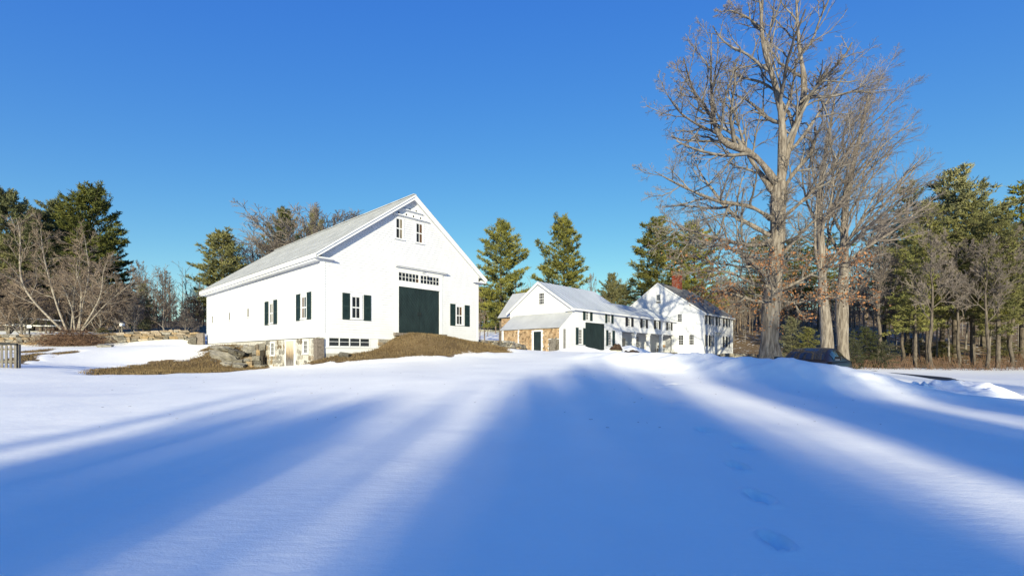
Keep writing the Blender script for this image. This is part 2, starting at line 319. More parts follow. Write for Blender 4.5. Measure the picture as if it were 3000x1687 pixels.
feet = []
def H(X, Y, detail=True):
    X = np.asarray(X, float); Y = np.asarray(Y, float); sc = X.ndim == 0; X = np.atleast_1d(X); Y = np.atleast_1d(Y)
    z = base_h(X, Y)
    for pts, w in banks:
        d, h = polyd(X, Y, pts); near = d < 4 * w
        if near.any():
            zb = z[near]; add = np.maximum(h[near] - zb, 0) * np.exp(-(d[near] / w) ** 2)
            z[near] = zb + add * (1 + .22 * vnoise(X[near], Y[near], .7, 5) + .12 * vnoise(X[near], Y[near], .28, 6))
    if detail:
        fl = np.clip(1 - np.hypot(X, Y) / 140, 0, 1)
        z = z + fl * (.10 * vnoise(X, Y, 4.2, 1) + .035 * vnoise(X, Y, 1.3, 2) + .010 * vnoise(X, Y, .45, 3))
        for fx, fy, sx, sy, dp in feet:
            m = (np.abs(X - fx) < .5) & (np.abs(Y - fy) < .7)
            if m.any():
                q = ((X[m] - fx) / sx) ** 2 + ((Y[m] - fy) / sy) ** 2
                z[m] += -dp * np.exp(-q ** 2) + .35 * dp * np.exp(-((np.sqrt(q) - 1.35) / .3) ** 2)
    return z[0] if sc else z
def ray_ground(px, py, near=2.0, far=120.0):
    """point where the line of sight through a photo pixel meets the ground"""
    k = (px - HX) / FPX; s = (HY - py) / FPX; Yv = np.geomspace(near, far, 700); z = CAMZ + s * Yv; g = H(k * Yv, Yv)
    hit = np.nonzero(z <= g)[0]; y = Yv[hit[0]] if len(hit) else far
    return (k * y, y, float(H(k * y, y)))
def at(px, py, Y): return np.array([(px - HX) / FPX * Y, Y, CAMZ + (HY - py) / FPX * Y])
for i, (px, py) in enumerate([(2271, 1588), (2226, 1457), (2158, 1366), (2168, 1308), (2061, 1262), (1972, 1195), (1975, 1177), (1924, 1165), (1930, 1136), (1957, 1127), (1985, 1126)]):
    x, y, z = ray_ground(px, py); feet.append((x, y, .085 * RS.uniform(.85, 1.15), .17 * RS.uniform(.85, 1.15), .085))
# turf showing through the snow: outlines as seen in the photograph, laid on the ground
def outline(pts, **k): return np.array([ray_ground(px, py, **k)[:2] for px, py in pts])
mound = np.array([uv(P0, -.9, -.2), uv(P0, -.9, .6), uv(P0, 14, .6), uv(P0, 15.4, 0), *[tuple(q) for q in outline([(1505, 1032), (1450, 1031), (1380, 1034), (1300, 1040), (1210, 1045), (1136, 1049), (1060, 1055), (980, 1059), (915, 1067)], near=18)]])
bank = np.array([uv(P0, .3, 8.6), uv(P0, .3, 15.5), uv(P0, -1.2, 16.5), *[tuple(q) for q in outline([(560, 1046), (500, 1056), (440, 1062), (380, 1068), (300, 1078), (232, 1091), (300, 1096), (420, 1096), (560, 1091), (660, 1087), (722, 1082)], near=14)]])
strip1 = outline([(42, 1031), (120, 1022), (175, 1018), (130, 1028), (42, 1036)], near=14)
strip2 = outline([(42, 1041), (80, 1036), (135, 1032), (115, 1046), (60, 1058), (42, 1062)], near=14)
strip3 = outline([(150, 1034), (225, 1025), (200, 1036), (160, 1043)], near=14)
def sdist(X, Y, poly):
    """signed distance to a polygon, positive inside"""
    ins = np.zeros(X.shape, bool); d = np.full(X.shape, 1e9); n = len(poly)
    for i in range(n):
        x0, y0 = poly[i]; x1, y1 = poly[(i + 1) % n]
        c = ((y0 > Y) != (y1 > Y)) & (X < (x1 - x0) * (Y - y0) / (y1 - y0 + 1e-12) + x0); ins ^= c
        dx, dy = x1 - x0, y1 - y0; t = np.clip(((X - x0) * dx + (Y - y0) * dy) / (dx * dx + dy * dy + 1e-12), 0, 1)
        d = np.minimum(d, np.hypot(X - x0 - t * dx, Y - y0 - t * dy))
    return np.where(ins, d, -d)
def grass_mask(X, Y):
    g = np.full(X.shape, -1.0)
    for poly, w in ((mound, 1.5), (bank, 1.6), (strip1, .8), (strip2, .8), (strip3, .7)):
        lo = poly.min(0) - 3; hi = poly.max(0) + 3; m = (X > lo[0]) & (X < hi[0]) & (Y > lo[1]) & (Y < hi[1])
        if m.any(): g[m] = np.maximum(g[m], np.clip(.5 + (sdist(X[m], Y[m], poly) + 1.0 * vnoise(X[m], Y[m], 1.7, 31) + .8 * vnoise(X[m], Y[m], .55, 32)) / w - 1.6 * np.clip(vnoise(X[m], Y[m], 1.0, 33) - .30, 0, 1), -1, 1.4))
    # forest floor on the right and behind: leaf litter showing between patches of snow
    wr = np.clip((Y - (41 - .03 * X)) / 5, 0, 1) * np.clip((X - 24) / 4, 0, 1); g = np.maximum(g, np.where(wr > 0, (.64 * wr), -1))
    wl = np.clip((Y - 56) / 5, 0, 1) * np.clip((-X - 20) / 5, 0, 1); g = np.maximum(g, np.where(wl > 0, (.66 * wl), -1))
    # thin patches under the old trees and along the wall
    for cx, cy, r in ((14.6, 26.2, 1.5), (22.9, 33.0, 1.3), (25.0, 33.4, 1.3), (24.5, 55.6, 2.2), (28.0, 59.5, 2.4)): g = np.maximum(g, .75 - np.hypot(X - cx, Y - cy) / r * .4)
    return g
def axis(segs):
    out = [segs[0][0]]
    for a, b, st in segs:
        n = max(1, int(round((b - a) / st))); out += list(np.linspace(a, b, n + 1)[1:])
    return np.array(out)
gx = axis([(-2500, -400, 350), (-400, -120, 40), (-120, -52, 4), (-52, -30, .4), (-30, -14, .2), (-14, 1.0, .16), (1.0, 3.4, .05), (3.4, 14, .16), (14, 30, .35), (30, 60, 1.5), (60, 120, 5), (120, 400, 40), (400, 2500, 350)])
gy = axis([(-2500, -300, 350), (-300, -70, 30), (-70, -4, 4), (-4, 2.6, .3), (2.6, 8.5, .05), (8.5, 19, .12), (19, 33, .17), (33, 45, .28), (45, 64, .6), (64, 120, 3), (120, 400, 40), (400, 2500, 350)])
GX, GY = np.meshgrid(gx, gy); GZ = H(GX.ravel(), GY.ravel()); GG = grass_mask(GX.ravel(), GY.ravel())
GZ = GZ - .07 * np.clip(GG * 2 - .2, 0, 1)           # turf lies a little below the snow
nx, ny = len(gx), len(gy); ii = np.arange(nx * ny).reshape(ny, nx)
gq = np.stack([ii[:-1, :-1], ii[:-1, 1:], ii[1:, 1:], ii[1:, :-1]], -1).reshape(-1, 4)
gme = np_mesh('ground', np.stack([GX.ravel(), GY.ravel(), GZ], -1), gq, smooth=True)
ga = gme.attributes.new('grass', 'FLOAT', 'POINT'); ga.data.foreach_set('value', GG.astype(np.float32))
tag(mobj('ground', gme, M['ground']), kind='structure')

# ------------------------------------------------------------------ building helpers
class Plane:
    """a wall plane: origin o (u,v), direction d along it, outward normal n, all in the building's own axes"""
    def __init__(s, o, d, n): s.o = np.array(o, float); s.d = np.array(d, float); s.n = np.array(n, float)
    def p(s, t, z, n=0): q = s.o + s.d * t + s.n * n; return (q[0], q[1], z)
    def box(s, mb, t0, t1, z0, z1, n0, n1):
        mb.hexa([s.p(t0, z0, n1), s.p(t1, z0, n1), s.p(t1, z0, n0), s.p(t0, z0, n0), s.p(t0, z1, n1), s.p(t1, z1, n1), s.p(t1, z1, n0), s.p(t0, z1, n0)])
    def prism(s, mb, poly, n0, n1):
        mb.prism([s.p(t, z, n0) for t, z in poly], tuple(np.array(s.p(0, 0, n1)) - np.array(s.p(0, 0, n0))))

def interval(outline, z):
    xs = []
    n = len(outline)
    for i in range(n):
        (x0, z0), (x1, z1) = outline[i], outline[(i + 1) % n]
        if (z0 <= z < z1) or (z1 <= z < z0): xs.append(x0 + (z - z0) / (z1 - z0) * (x1 - x0))
    return (min(xs), max(xs)) if len(xs) >= 2 else None
def clapboards(plane, outline, holes, expo, parent, name, m, single=True, thick=.031):
    """lapped boards over a wall outline, cut round the openings; single: one object per course"""
    zmin = min(z for _, z in outline); zmax = max(z for _, z in outline); allmb = MB(); z = zmin
    while z < zmax - .02:
        z1 = min(z + expo, zmax - .005); a = interval(outline, z + .001); b = interval(outline, z1 - .001)
        if a and b:
            segs = [(a[0], a[1], b[0], b[1])]
            for h0, h1, g0, g1 in holes:
                if g0 < z1 - .005 and g1 > z + .005:
                    new = []
                    for s0, s1, r0, r1 in segs:
                        if h0 >= min(s1, r1) or h1 <= max(s0, r0): new.append((s0, s1, r0, r1)); continue
                        if h0 > s0 + .01: new.append((s0, h0, r0, h0))
                        if h1 < s1 - .01: new.append((h1, s1, h1, r1))
                    segs = new
            wob = random.uniform(-.002, .002)
            for s0, s1, r0, r1 in segs:
                if s1 - s0 < .02: continue
                if r1 - r0 < .01: r0 = r1 = (r0 + r1) / 2; r0 -= .005; r1 += .005
                t0, t1 = thick + wob, .006; mb = MB() if single else allmb
                mb.hexa([plane.p(s0, z, t0), plane.p(s1, z, t0), plane.p(s1, z, .002), plane.p(s0, z, .002), plane.p(r0, z1, t1), plane.p(r1, z1, t1), plane.p(r1, z1, .002), plane.p(r0, z1, .002)])
                if single: mb.build(name, m, parent)
        z += expo
    if not single and allmb.v: tag(allmb.build(name, m, parent), kind='stuff')

def window(root, pl, t0, t1, z0, z1, nx, ny, casing=.11, shutters=None, sz=None, shutter_mat='shutter', panes=True, glass=None, rail=True, bar=.022, name='window', hood=True):
    """glass opening t0..t1, z0..z1; casing, sash bars, panes, sill; louvred shutters given as (left t0,t1,right t0,t1)"""
    mb = MB(); c = casing; D = .05
    pl.box(mb, t0 - c, t0, z0 - .02, z1, .002, D); pl.box(mb, t1, t1 + c, z0 - .02, z1, .002, D); pl.box(mb, t0 - c - .01, t1 + c + .01, z1, z1 + c, .002, D + .006)
    w = mb.build(name, M['trim'], root)
    mb = MB(); pl.box(mb, t0 - c - .03, t1 + c + .03, z0 - .075, z0 - .0205, .002, D + .05); mb.build('sill', M['trim'], w)
    mb = MB(); s = .035 if panes else .022; bar = bar if panes else bar * .62; pl.box(mb, t0, t0 + s, z0 - .0195, z1 - .001, .004, .032); pl.box(mb, t1 - s, t1, z0 - .0195, z1 - .001, .004, .032)
    pl.box(mb, t0 + s, t1 - s, z0 - .0195, z0 + s, .004, .032); pl.box(mb, t0 + s, t1 - s, z1 - s, z1 - .001, .004, .032)
    a0, a1, b0, b1 = t0 + s, t1 - s, z0 + s, z1 - s; cw = (a1 - a0) / nx; ch = (b1 - b0) / ny
    for i in range(1, nx): pl.box(mb, a0 + i * cw - bar / 2, a0 + i * cw + bar / 2, b0, b1, .004, .026)
    for j in range(1, ny):
        bb = bar * 1.9 if (rail and j == ny // 2) else bar
        pl.box(mb, a0, a1, b0 + j * ch - bb / 2, b0 + j * ch + bb / 2, .004, .030)
    mb.build('sash', M['trim'], w)
    gl = glass or (lambda i, j: 'glass')
    if panes:
        for i in range(nx):
            for j in range(ny):
                mb = MB(); k = random.uniform(-.0015, .0015)
                p = [pl.p(a0 + i * cw, b0 + j * ch, .012 + k), pl.p(a0 + (i + 1) * cw, b0 + j * ch, .012 - k), pl.p(a0 + (i + 1) * cw, b0 + (j + 1) * ch, .012 + k * .5), pl.p(a0 + i * cw, b0 + (j + 1) * ch, .012 + k)]
                mb.poly(p); mb.build('pane', M[gl(i, j)], w, fixn=False)
    else:
        mb = MB(); pl.box(mb, a0, a1, b0, b1, .004, .012); mb.build('glass', M['glass'], w)
    if shutters:
        zz0, zz1 = sz or (z0 - .1, z1 + .16)
        for q0, q1 in shutters:
            mb = MB(); f = .055; n0, n1 = .034, .066
            pl.box(mb, q0, q0 + f, zz0, zz1, n0, n1); pl.box(mb, q1 - f, q1, zz0, zz1, n0, n1)
            zm = (zz0 + zz1) / 2
            for ra, rb in ((zz0, zz0 + .09), (zm - .04, zm + .04), (zz1 - .07, zz1)): pl.box(mb, q0 + f, q1 - f, ra, rb, n0, n1)
            for la, lb in ((zz0 + .09, zm - .04), (zm + .04, zz1 - .07)):
                n = max(3, int((lb - la) / .052)); h = (lb - la) / n
                for k in range(n):
                    zb = la + k * h
                    mb.hexa([pl.p(q0 + f, zb, n1 - .002), pl.p(q1 - f, zb, n1 - .002), pl.p(q1 - f, zb + .002, n1 - .010), pl.p(q0 + f, zb + .002, n1 - .010), pl.p(q0 + f, zb + h * .95, n0 + .010), pl.p(q1 - f, zb + h * .95, n0 + .010), pl.p(q1 - f, zb + h, n0 + .002), pl.p(q0 + f, zb + h, n0 + .002)])
            pl.box(mb, q0 + f, q1 - f, zz0 + .09, zz1 - .07, n0 - .006, n0 + .001)
            mb.build('shutter', M[shutter_mat], root)
    return w

def slope_courses(mb, p0, p1, q0, q1, expo, th=.025, lift=0.0):
    """lapped courses on a roof slope: eave p0-p1, ridge q0-q1 (3-d points)"""
    p0, p1, q0, q1 = map(lambda x: np.array(x, float), (p0, p1, q0, q1)); n = max(2, int(np.linalg.norm(q0 - p0) / expo))
    nr = np.cross(p1 - p0, q0 - p0); nr /= np.linalg.norm(nr)
    if nr[2] < 0: nr = -nr
    for i in range(n):
        a, b = i / n, min(1, (i + 1.06) / n); l0, l1, r0, r1 = p0 + (q0 - p0) * a, p0 + (q0 - p0) * b, p1 + (q1 - p1) * a, p1 + (q1 - p1) * b
        up = nr * (th + random.uniform(-.003, .003)); dn = nr * .004
        mb.hexa([l0, r0, r1, l1, l0 + up, r0 + up, r1 + dn, l1 + dn])
def slab(mb, pts, th):
    """a flat roof or board: quad of 3-d points thickened downwards along its normal"""
    p = [np.array(x, float) for x in pts]; nr = np.cross(p[1] - p[0], p[3] - p[0]); nr /= np.linalg.norm(nr)
    if nr[2] < 0: nr = -nr
    mb.hexa([x - nr * th for x in p] + p)
def clip_poly(poly, a, b, c):    # keep a*x+b*y<=c
    out = []
    for i in range(len(poly)):
        p, q = poly[i], poly[(i + 1) % len(poly)]; dp, dq = a * p[0] + b * p[1] - c, a * q[0] + b * q[1] - c
        if dp <= 0: out.append(p)
        if dp * dq < 0: t = dp / (dp - dq); out.append((p[0] + t * (q[0] - p[0]), p[1] + t * (q[1] - p[1])))
    return out
# stones: a few rough shapes shared by every stone in the scene
def stone_mesh(seed, m, sq=.62, jit=.13):
    rs = np.random.RandomState(seed); bm = bmesh.new(); bmesh.ops.create_cube(bm, size=1.0); bmesh.ops.subdivide_edges(bm, edges=bm.edges[:], cuts=1, use_grid_fill=True)
    for v in bm.verts:
        c = np.array(v.co); sp = c / np.linalg.norm(c) * .56; c = c * sq + sp * (1 - sq); c += rs.uniform(-jit, jit, 3) * .8; v.co = c
    bm.normal_update(); me = bpy.data.meshes.new('stone'); bm.to_mesh(me); bm.free(); me.materials.append(m); return me
STONES = [stone_mesh(i, M['stone']) for i in range(7)] + [stone_mesh(20 + i, M['stone_tan']) for i in range(7)]
FLATS = [stone_mesh(40 + i, M['stone_pale'], .72, .10) for i in range(6)] + [stone_mesh(50 + i, M['stone_tan'], .72, .10) for i in range(2)]
def stone(meshes, loc, size, rot, parent=None, name='stone'):
    o = bpy.data.objects.new(name, random.choice(meshes)); link(o, parent); o.location = loc; o.scale = size; o.rotation_euler = rot; return o
def dry_wall(root, path, heights, rows, wmean, meshes, thick=.55):
    """dry-stacked wall along path [(x,y,zbase)], stones one by one over a dark core"""
    P = [np.array(p, float) for p in path]; core = MB()
    for (a, ha), (b, hb) in zip(zip(P[:-1], heights[:-1]), zip(P[1:], heights[1:])):
        d = b - a; L = np.hypot(d[0], d[1]); t = d[:2] / L; n = np.array([t[1], -t[0]]); ang = math.atan2(t[1], t[0])
        i = thick * .28
        core.hexa([(*(a[:2] + n * i), a[2] - .3), (*(b[:2] + n * i), b[2] - .3), (*(b[:2] - n * i), b[2] - .3), (*(a[:2] - n * i), a[2] - .3), (*(a[:2] + n * i), a[2] + ha * .86), (*(b[:2] + n * i), b[2] + hb * .86), (*(b[:2] - n * i), b[2] + hb * .86), (*(a[:2] - n * i), a[2] + ha * .86)])
        for r in range(rows):
            s = random.uniform(-.2, .1)
            while s < L - .1:
                w = wmean * random.uniform(.55, 1.6); f = min(max((s + w / 2) / L, 0), 1); h = (ha + (hb - ha) * f) / rows * random.uniform(.88, 1.22)
                z = a[2] + (b[2] - a[2]) * f + (ha + (hb - ha) * f) * (r + .5) / rows + random.uniform(-.03, .03) - .03
                c = a[:2] + t * (s + w / 2) + n * random.uniform(-.05, .07)
                stone(meshes, (c[0], c[1], z), (w * 1.03, thick * random.uniform(.9, 1.15), h * 1.06), (random.uniform(-.1, .1), random.uniform(-.13, .13), ang + random.uniform(-.1, .1)), root)
                s += w
    core.build('wall_core', M['gap'], root)

# ------------------------------------------------------------------ the barn
BW, BL = 12.2, 23.3
barn = thing('barn', 'large white clapboard barn with tall dark green double doors and stone foundation', 'barn', (P0[0], P0[1], 0), TH)
FR = Plane((0, 0), (1, 0), (0, -1)); LW = Plane((0, 0), (0, 1), (-1, 0)); RW = Plane((BW, 0), (0, 1), (1, 0)); BK = Plane((0, BL), (1, 0), (0, 1))
ZS, ZE, ZP = 2.66, 7.62, 12.20      # sill, wall top, inside of the peak
SL = .735
core = MB()
g = [(0, ZS - .02), (BW, ZS - .02), (BW, ZE), (BW / 2, ZE + SL * BW / 2 - .02), (0, ZE)]
core.poly([FR.p(t, z, -.001) for t, z in g]); core.poly([BK.p(t, z, 0) for t, z in g], True)
core.poly([LW.p(0, ZS - .02, -.001), LW.p(BL, ZS - .02, -.001), LW.p(BL, ZE, -.001), LW.p(0, ZE, -.001)], True); core.poly([RW.p(0, 1.5, 0), RW.p(BL, 1.5, 0), RW.p(BL, ZE, 0), RW.p(0, ZE, 0)])
core.poly([(0, 0, ZS - .02), (BW, 0, ZS - .02), (BW, BL, ZS - .02), (0, BL, ZS - .02)])
core.build('wall', M['paint'], barn, fixn=False)
fholes = [(1.71, 2.48, 3.74, 5.26), (9.92, 10.66, 3.76, 5.28), (4.79, 5.53, 9.12, 10.66), (6.36, 7.10, 9.12, 10.66), (4.82, 8.72, 2.6, 7.42), (4.70, 7.52, 10.72, 11.75)]
clapboards(FR, [(.16, ZS + .16), (BW - .16, ZS + .16), (BW - .16, ZE - .05), (BW / 2, ZE + SL * BW / 2 - .34), (.16, ZE - .05)], fholes, .152, barn, 'clapboard', M['paint'])
lholes = [(1.9, 2.78, 3.74, 5.26), (7.18, 7.98, 3.72, 5.24), (11.86, 12.52, 4.42, 5.16), (16.28, 16.94, 4.40, 5.10), (21.06, 21.72, 4.38, 5.08)]
clapboards(LW, [(.16, ZS - .02), (BL, ZS - .02), (BL, ZE - .5), (.16, ZE - .5)], lholes, .152, barn, 'clapboard', M['paint'])
mb = MB()           # corner boards, frieze, water table
FR.box(mb, -.045, .155, ZS - .05, ZE - .02, .0, .045); FR.box(mb, BW - .155, BW, ZS, ZE - .02, .0, .045)
LW.box(mb, -.0, .155, ZS - .05, ZE - .5, .001, .043); LW.box(mb, 0, BL, ZE - .5, ZE - .02, .001, .04)
FR.box(mb, .156, 4.8, ZS - .05, ZS + .155, .0, .036); FR.box(mb, 8.74, BW - .156, ZS - .05, ZS + .155, .0, .036)
mb.build_each('corner_board', M['trim'], barn)
mb = MB()           # frieze boards under the raking eaves
for sgn in (0, 1):
    e = (lambda t: t) if sgn == 0 else (lambda t: BW - t)
    FR.prism(mb, [(e(.16), ZE - .06), (e(BW / 2), ZE + SL * BW / 2 - .35), (e(BW / 2), ZE + SL * BW / 2 - .02), (e(.0), ZE - .02), (e(.0), ZE - .06)], .0, .038)
mb.build_each('frieze_board', M['trim'], barn)
EO, RO = .50, .42   # eave and rake overhang
def barn_roof_z(u): return ZE + .14 + SL * (BW / 2 - abs(u - BW / 2))
mb = MB(); v0, v1 = -RO, BL + RO
slope_courses(mb, (-EO - .04, v0 - .04, barn_roof_z(-EO - .04)), (-EO - .04, v1, barn_roof_z(-EO - .04)), (BW / 2, v0 - .04, barn_roof_z(BW / 2)), (BW / 2, v1, barn_roof_z(BW / 2)), .27)
slope_courses(mb, (BW + EO + .04, v0 - .04, barn_roof_z(-EO - .04)), (BW + EO + .04, v1, barn_roof_z(-EO - .04)), (BW / 2, v0 - .04, barn_roof_z(BW / 2)), (BW / 2, v1, barn_roof_z(BW / 2)), .27)
broof = mb.build('roof', M['roofshingle'], barn)
mb = MB(); mb.box(BW / 2 - .12, BW / 2 + .12, v0 - .02, v1, barn_roof_z(BW / 2) - .02, barn_roof_z(BW / 2) + .035); mb.build('ridge_cap', M['roofshingle'], broof)
# rake boards: two steps on both gable ends
for vv0, vv1 in ((v0, v0 + .05), (v1 - .05, v1)):
    for s in (-1, 1):
        U = lambda k: BW / 2 + s * k; mb = MB()
        mb.prism([(U(0), vv0, barn_roof_z(BW / 2) - .01), (U(BW / 2 + EO), vv0, barn_roof_z(-EO) - .01), (U(BW / 2 + EO), vv0, barn_roof_z(-EO) - .31), (U(0), vv0, barn_roof_z(BW / 2) - .34)], (0, vv1 - vv0, 0))
        mb.build('rake_board', M['trim'], barn)
mb = MB()
for s in (-1, 1):
    U = lambda k: BW / 2 + s * k
    mb.prism([(U(0), v0 - .055, barn_roof_z(BW / 2) - .02), (U(BW / 2 + EO + .03), v0 - .055, barn_roof_z(-EO) - .04), (U(BW / 2 + EO + .03), v0 - .055, barn_roof_z(-EO) - .15), (U(0), v0 - .055, barn_roof_z(BW / 2) - .14)], (0, .054, 0))
mb.build_each('rake_moulding', M['trim'], barn)
mb = MB()           # sloping soffits under the rakes
for s in (-1, 1):
    U = lambda k: BW / 2 + s * k
    mb.prism([(U(0), v0 + .051, barn_roof_z(BW / 2) - .20), (U(BW / 2 + .1), v0 + .051, barn_roof_z(-.1) - .20), (U(BW / 2 + .1), v0 + .051, barn_roof_z(-.1) - .16), (U(0), v0 + .051, barn_roof_z(BW / 2) - .16)], (0, RO - .05, 0))
mb.build_each('rake_soffit', M['trim'], barn)
mb = MB()           # boxed eaves with returns
for s in (0, 1):
    e = (lambda u: u) if s == 0 else (lambda u: BW - u); ze = barn_roof_z(-EO)
    x = sorted((e(-EO), e(-EO + .045))); mb.box(x[0], x[1], v0 + .0, v1, ze - .30, ze - .012)
    x = sorted((e(-EO + .045), e(-.0))); mb.box(x[0], x[1], v0 + .051, v1 - .051, ze - .27, ze - .235)
    x = sorted((e(-EO + .09), e(-.04))); mb.box(x[0], x[1], .0, v1 - .06, ze - .40, ze - .271)
    x = sorted((e(-EO + .046), e(.62))); mb.hexa([(x[0], v0 + .052, ze - .30), (x[1], v0 + .052, ze - .30), (x[1], -.041, ze - .30), (x[0], -.041, ze - .30), (x[0], v0 + .052, ze - .05), (x[1] if s else x[1] - .0, v0 + .052, ze - .234 if not s else ze - .05), (x[1], -.041, ze - .234 if not s else ze - .05), (x[0], -.041, ze - .05)]) if False else mb.box(x[0], x[1], v0 + .052, -.041, ze - .30, ze - .2365)
mb.build_each('eave_box', M['trim'], barn)
# windows of the barn
warm = lambda n: (lambda i, j: 'glass_warm' if i == n else 'glass')
pale = lambda n: (lambda i, j: 'glass_pale' if i == n else 'glass')
window(barn, FR, 1.82, 2.37, 3.82, 5.14, 2, 2, shutters=[(1.22, 1.69), (2.60, 3.08)], sz=(3.72, 5.30), bar=.035)
window(barn, FR, 10.02, 10.56, 3.84, 5.16, 2, 2, shutters=[(9.42, 9.90), (10.80, 11.28)], sz=(3.74, 5.32), bar=.035, glass=lambda i, j: 'glass_warm' if i == 1 and j == 1 else 'glass')
window(barn, FR, 4.90, 5.42, 9.22, 10.52, 2, 2, bar=.035, glass=pale(1)); window(barn, FR, 6.47, 6.99, 9.22, 10.52, 2, 2, bar=.035, glass=warm(1))
window(barn, LW, 2.01, 2.67, 3.84, 5.14, 2, 2, shutters=[(1.32, 1.88), (2.86, 3.44)], sz=(3.72, 5.36), bar=.04, glass=warm(1))
window(barn, LW, 7.29, 7.87, 3.80, 5.12, 2, 2, shutters=[(6.55, 7.15), (8.10, 8.75)], sz=(3.68, 5.32), bar=.04, glass=pale(0))
for t, z in ((11.96, 4.50), (16.38, 4.48), (21.16, 4.46)):   # small shuttered openings: pale board set in a casing
    mb = MB(); LW.box(mb, t - .10, t, z - .02, z + .58, .002, .05); LW.box(mb, t + .46, t + .56, z - .02, z + .58, .002, .05); LW.box(mb, t - .11, t + .57, z + .58, z + .68, .002, .055); LW.box(mb, t - .13, t + .59, z - .07, z - .021, .002, .09)
    hp = mb.build('hatch', M['trim'], barn); mb = MB(); LW.box(mb, t, t + .46, z - .02, z + .578, .004, .016); mb.build('board', M['grey_recess'], hp)
# pigeon holes with their ledges
mb = MB(); FR.prism(mb, [(4.82, 10.74), (7.40, 10.74), (6.62, 11.55), (5.62, 11.55)], .002, .02); hole_panel = mb.build('pigeon_panel', M['trim'], barn)
for t0, t1, z in ((4.69, 7.52, 10.74), (5.22, 6.96, 11.17)):
    mb = MB(); FR.box(mb, t0, t1, z, z + .05, .0205, .19); FR.prism(mb, [(t0 + .02, z - .001), (t1 - .02, z - .001), (t1 - .02, z - .06), (t0 + .02, z - .06)], .0205, .06); mb.build('ledge', M['trim'], hole_panel)
for t, z in ((5.47, 11.31), (5.98, 11.31), (6.49, 11.31), (5.12, 10.91), (5.70, 10.91), (6.26, 10.91), (6.84, 10.91)):
    mb = MB(); mb.poly([FR.p(t + .062 * math.cos(k * math.pi / 6), z + .062 * math.sin(k * math.pi / 6) * 1.1, .0225) for k in range(12)]); mb.build('pigeon_hole', M['dark'], hole_panel, fixn=False)
# great doors with transom and cornice
mb = MB(); FR.box(mb, 4.84, 5.09, 3.02, 7.2, .002, .06); FR.box(mb, 8.41, 8.70, 3.02, 7.2, .002, .06); FR.box(mb, 5.09, 8.41, 7.04, 7.2, .002, .06); FR.box(mb, 5.09, 8.41, 6.17, 6.47, .002, .06)
dc = mb.build('door_casing', M['trim'], barn)
mb = MB(); FR.box(mb, 4.80, 8.74, 7.201, 7.33, .002, .09); FR.box(mb, 4.76, 8.95, 7.331, 7.385, .002, .26); FR.box(mb, 4.72, 9.05, 7.386, 7.45, .002, .34); mb.build('cornice', M['trim'], dc)
mb = MB(); FR.box(mb, 5.08, 8.42, 6.10, 6.168, .002, .12); mb.build('door_track', M['trim'], dc)
tr = MB(); FR.box(tr, 6.69, 6.82, 6.471, 7.039, .002, .05)
for a0, a1 in ((5.09, 6.69), (6.82, 8.41)):
    n = 6; cw = (a1 - a0) / n
    for i in range(n + 1): q = a0 + i * cw; FR.box(tr, max(a0, q - .014), min(a1, q + .014), 6.471, 7.039, .004, .034)
    for zz in (6.4725, 6.742, 7.012): FR.box(tr, a0, a1, zz, zz + .026, .004, .03)
trw = tr.build('transom', M['trim'], barn)
for a0, a1 in ((5.09, 6.69), (6.82, 8.41)):
    cw = (a1 - a0) / 6
    for i in range(6):
        for z0, z1 in ((6.498, 6.742), (6.768, 7.012)):
            mb = MB(); k = random.uniform(-.002, .002); mb.poly([FR.p(a0 + i * cw + .015, z0, .012 + k), FR.p(a0 + (i + 1) * cw - .015, z0, .012 - k), FR.p(a0 + (i + 1) * cw - .015, z1, .012), FR.p(a0 + i * cw + .015, z1, .012 + k)])
            mb.build('pane', M['glass_warm' if (i == 5 and a0 < 6 and z0 < 6.6) else 'glass'], trw, fixn=False)
for (a0, a1, sg) in ((5.10, 6.712, 1), (6.722, 8.40, -1)):
    z0, z1 = 3.06, 6.095; mb = MB(); FR.box(mb, a0, a1, z0, z1, .004, .03); leaf = mb.build('door', M['green'], barn)
    wd = .17; k = -30
    rect = [(a0 + .005, z0 + .005), (a1 - .005, z0 + .005), (a1 - .005, z1 - .005), (a0 + .005, z1 - .005)]; ang = math.radians(52); nx_, nz_ = sg * math.sin(ang), -math.cos(ang)
    nx_, nz_ = (math.sin(ang) * sg, math.cos(ang))
    cs = [nx_ * p[0] + nz_ * p[1] for p in rect]; c = min(cs)
    while c < max(cs):
        pp = clip_poly(clip_poly(rect, -nx_, -nz_, -(c + .006)), nx_, nz_, c + wd - .006)
        if len(pp) > 2: mb = MB(); FR.prism(mb, pp, .0305, .046 + random.uniform(-.003, .003)); mb.build('plank', M['green'], leaf)
        c += wd
    hx = a1 - .1 if sg > 0 else a0 + .1
    mb = MB(); FR.box(mb, hx - .02, hx + .02, 4.25, 4.5, .05, .085); mb.build('handle', M['black'], leaf)
mb = MB(); FR.prism(mb, [(4.7, 2.86), (8.9, 2.86), (8.9, 3.055), (4.7, 3.055)], -.2, .34); mb.build('threshold', M['granite'], barn)
# gooseneck lamp over the transom
lampn = MB(); lampn.tube([FR.p(6.95, 7.14, .06), FR.p(6.95, 7.2, .2), FR.p(7.0, 7.2, .36), FR.p(7.05, 7.12, .45)], .016, 6); gl = lampn.build('lamp_arm', M['chrome'], barn)
mb = MB(); mb.tube([FR.p(7.05, 7.13, .45), FR.p(7.07, 7.03, .49), FR.p(7.08, 6.98, .50)], [.03, .08, .11], 10); mb.build('lamp_shade', M['trim'], gl)
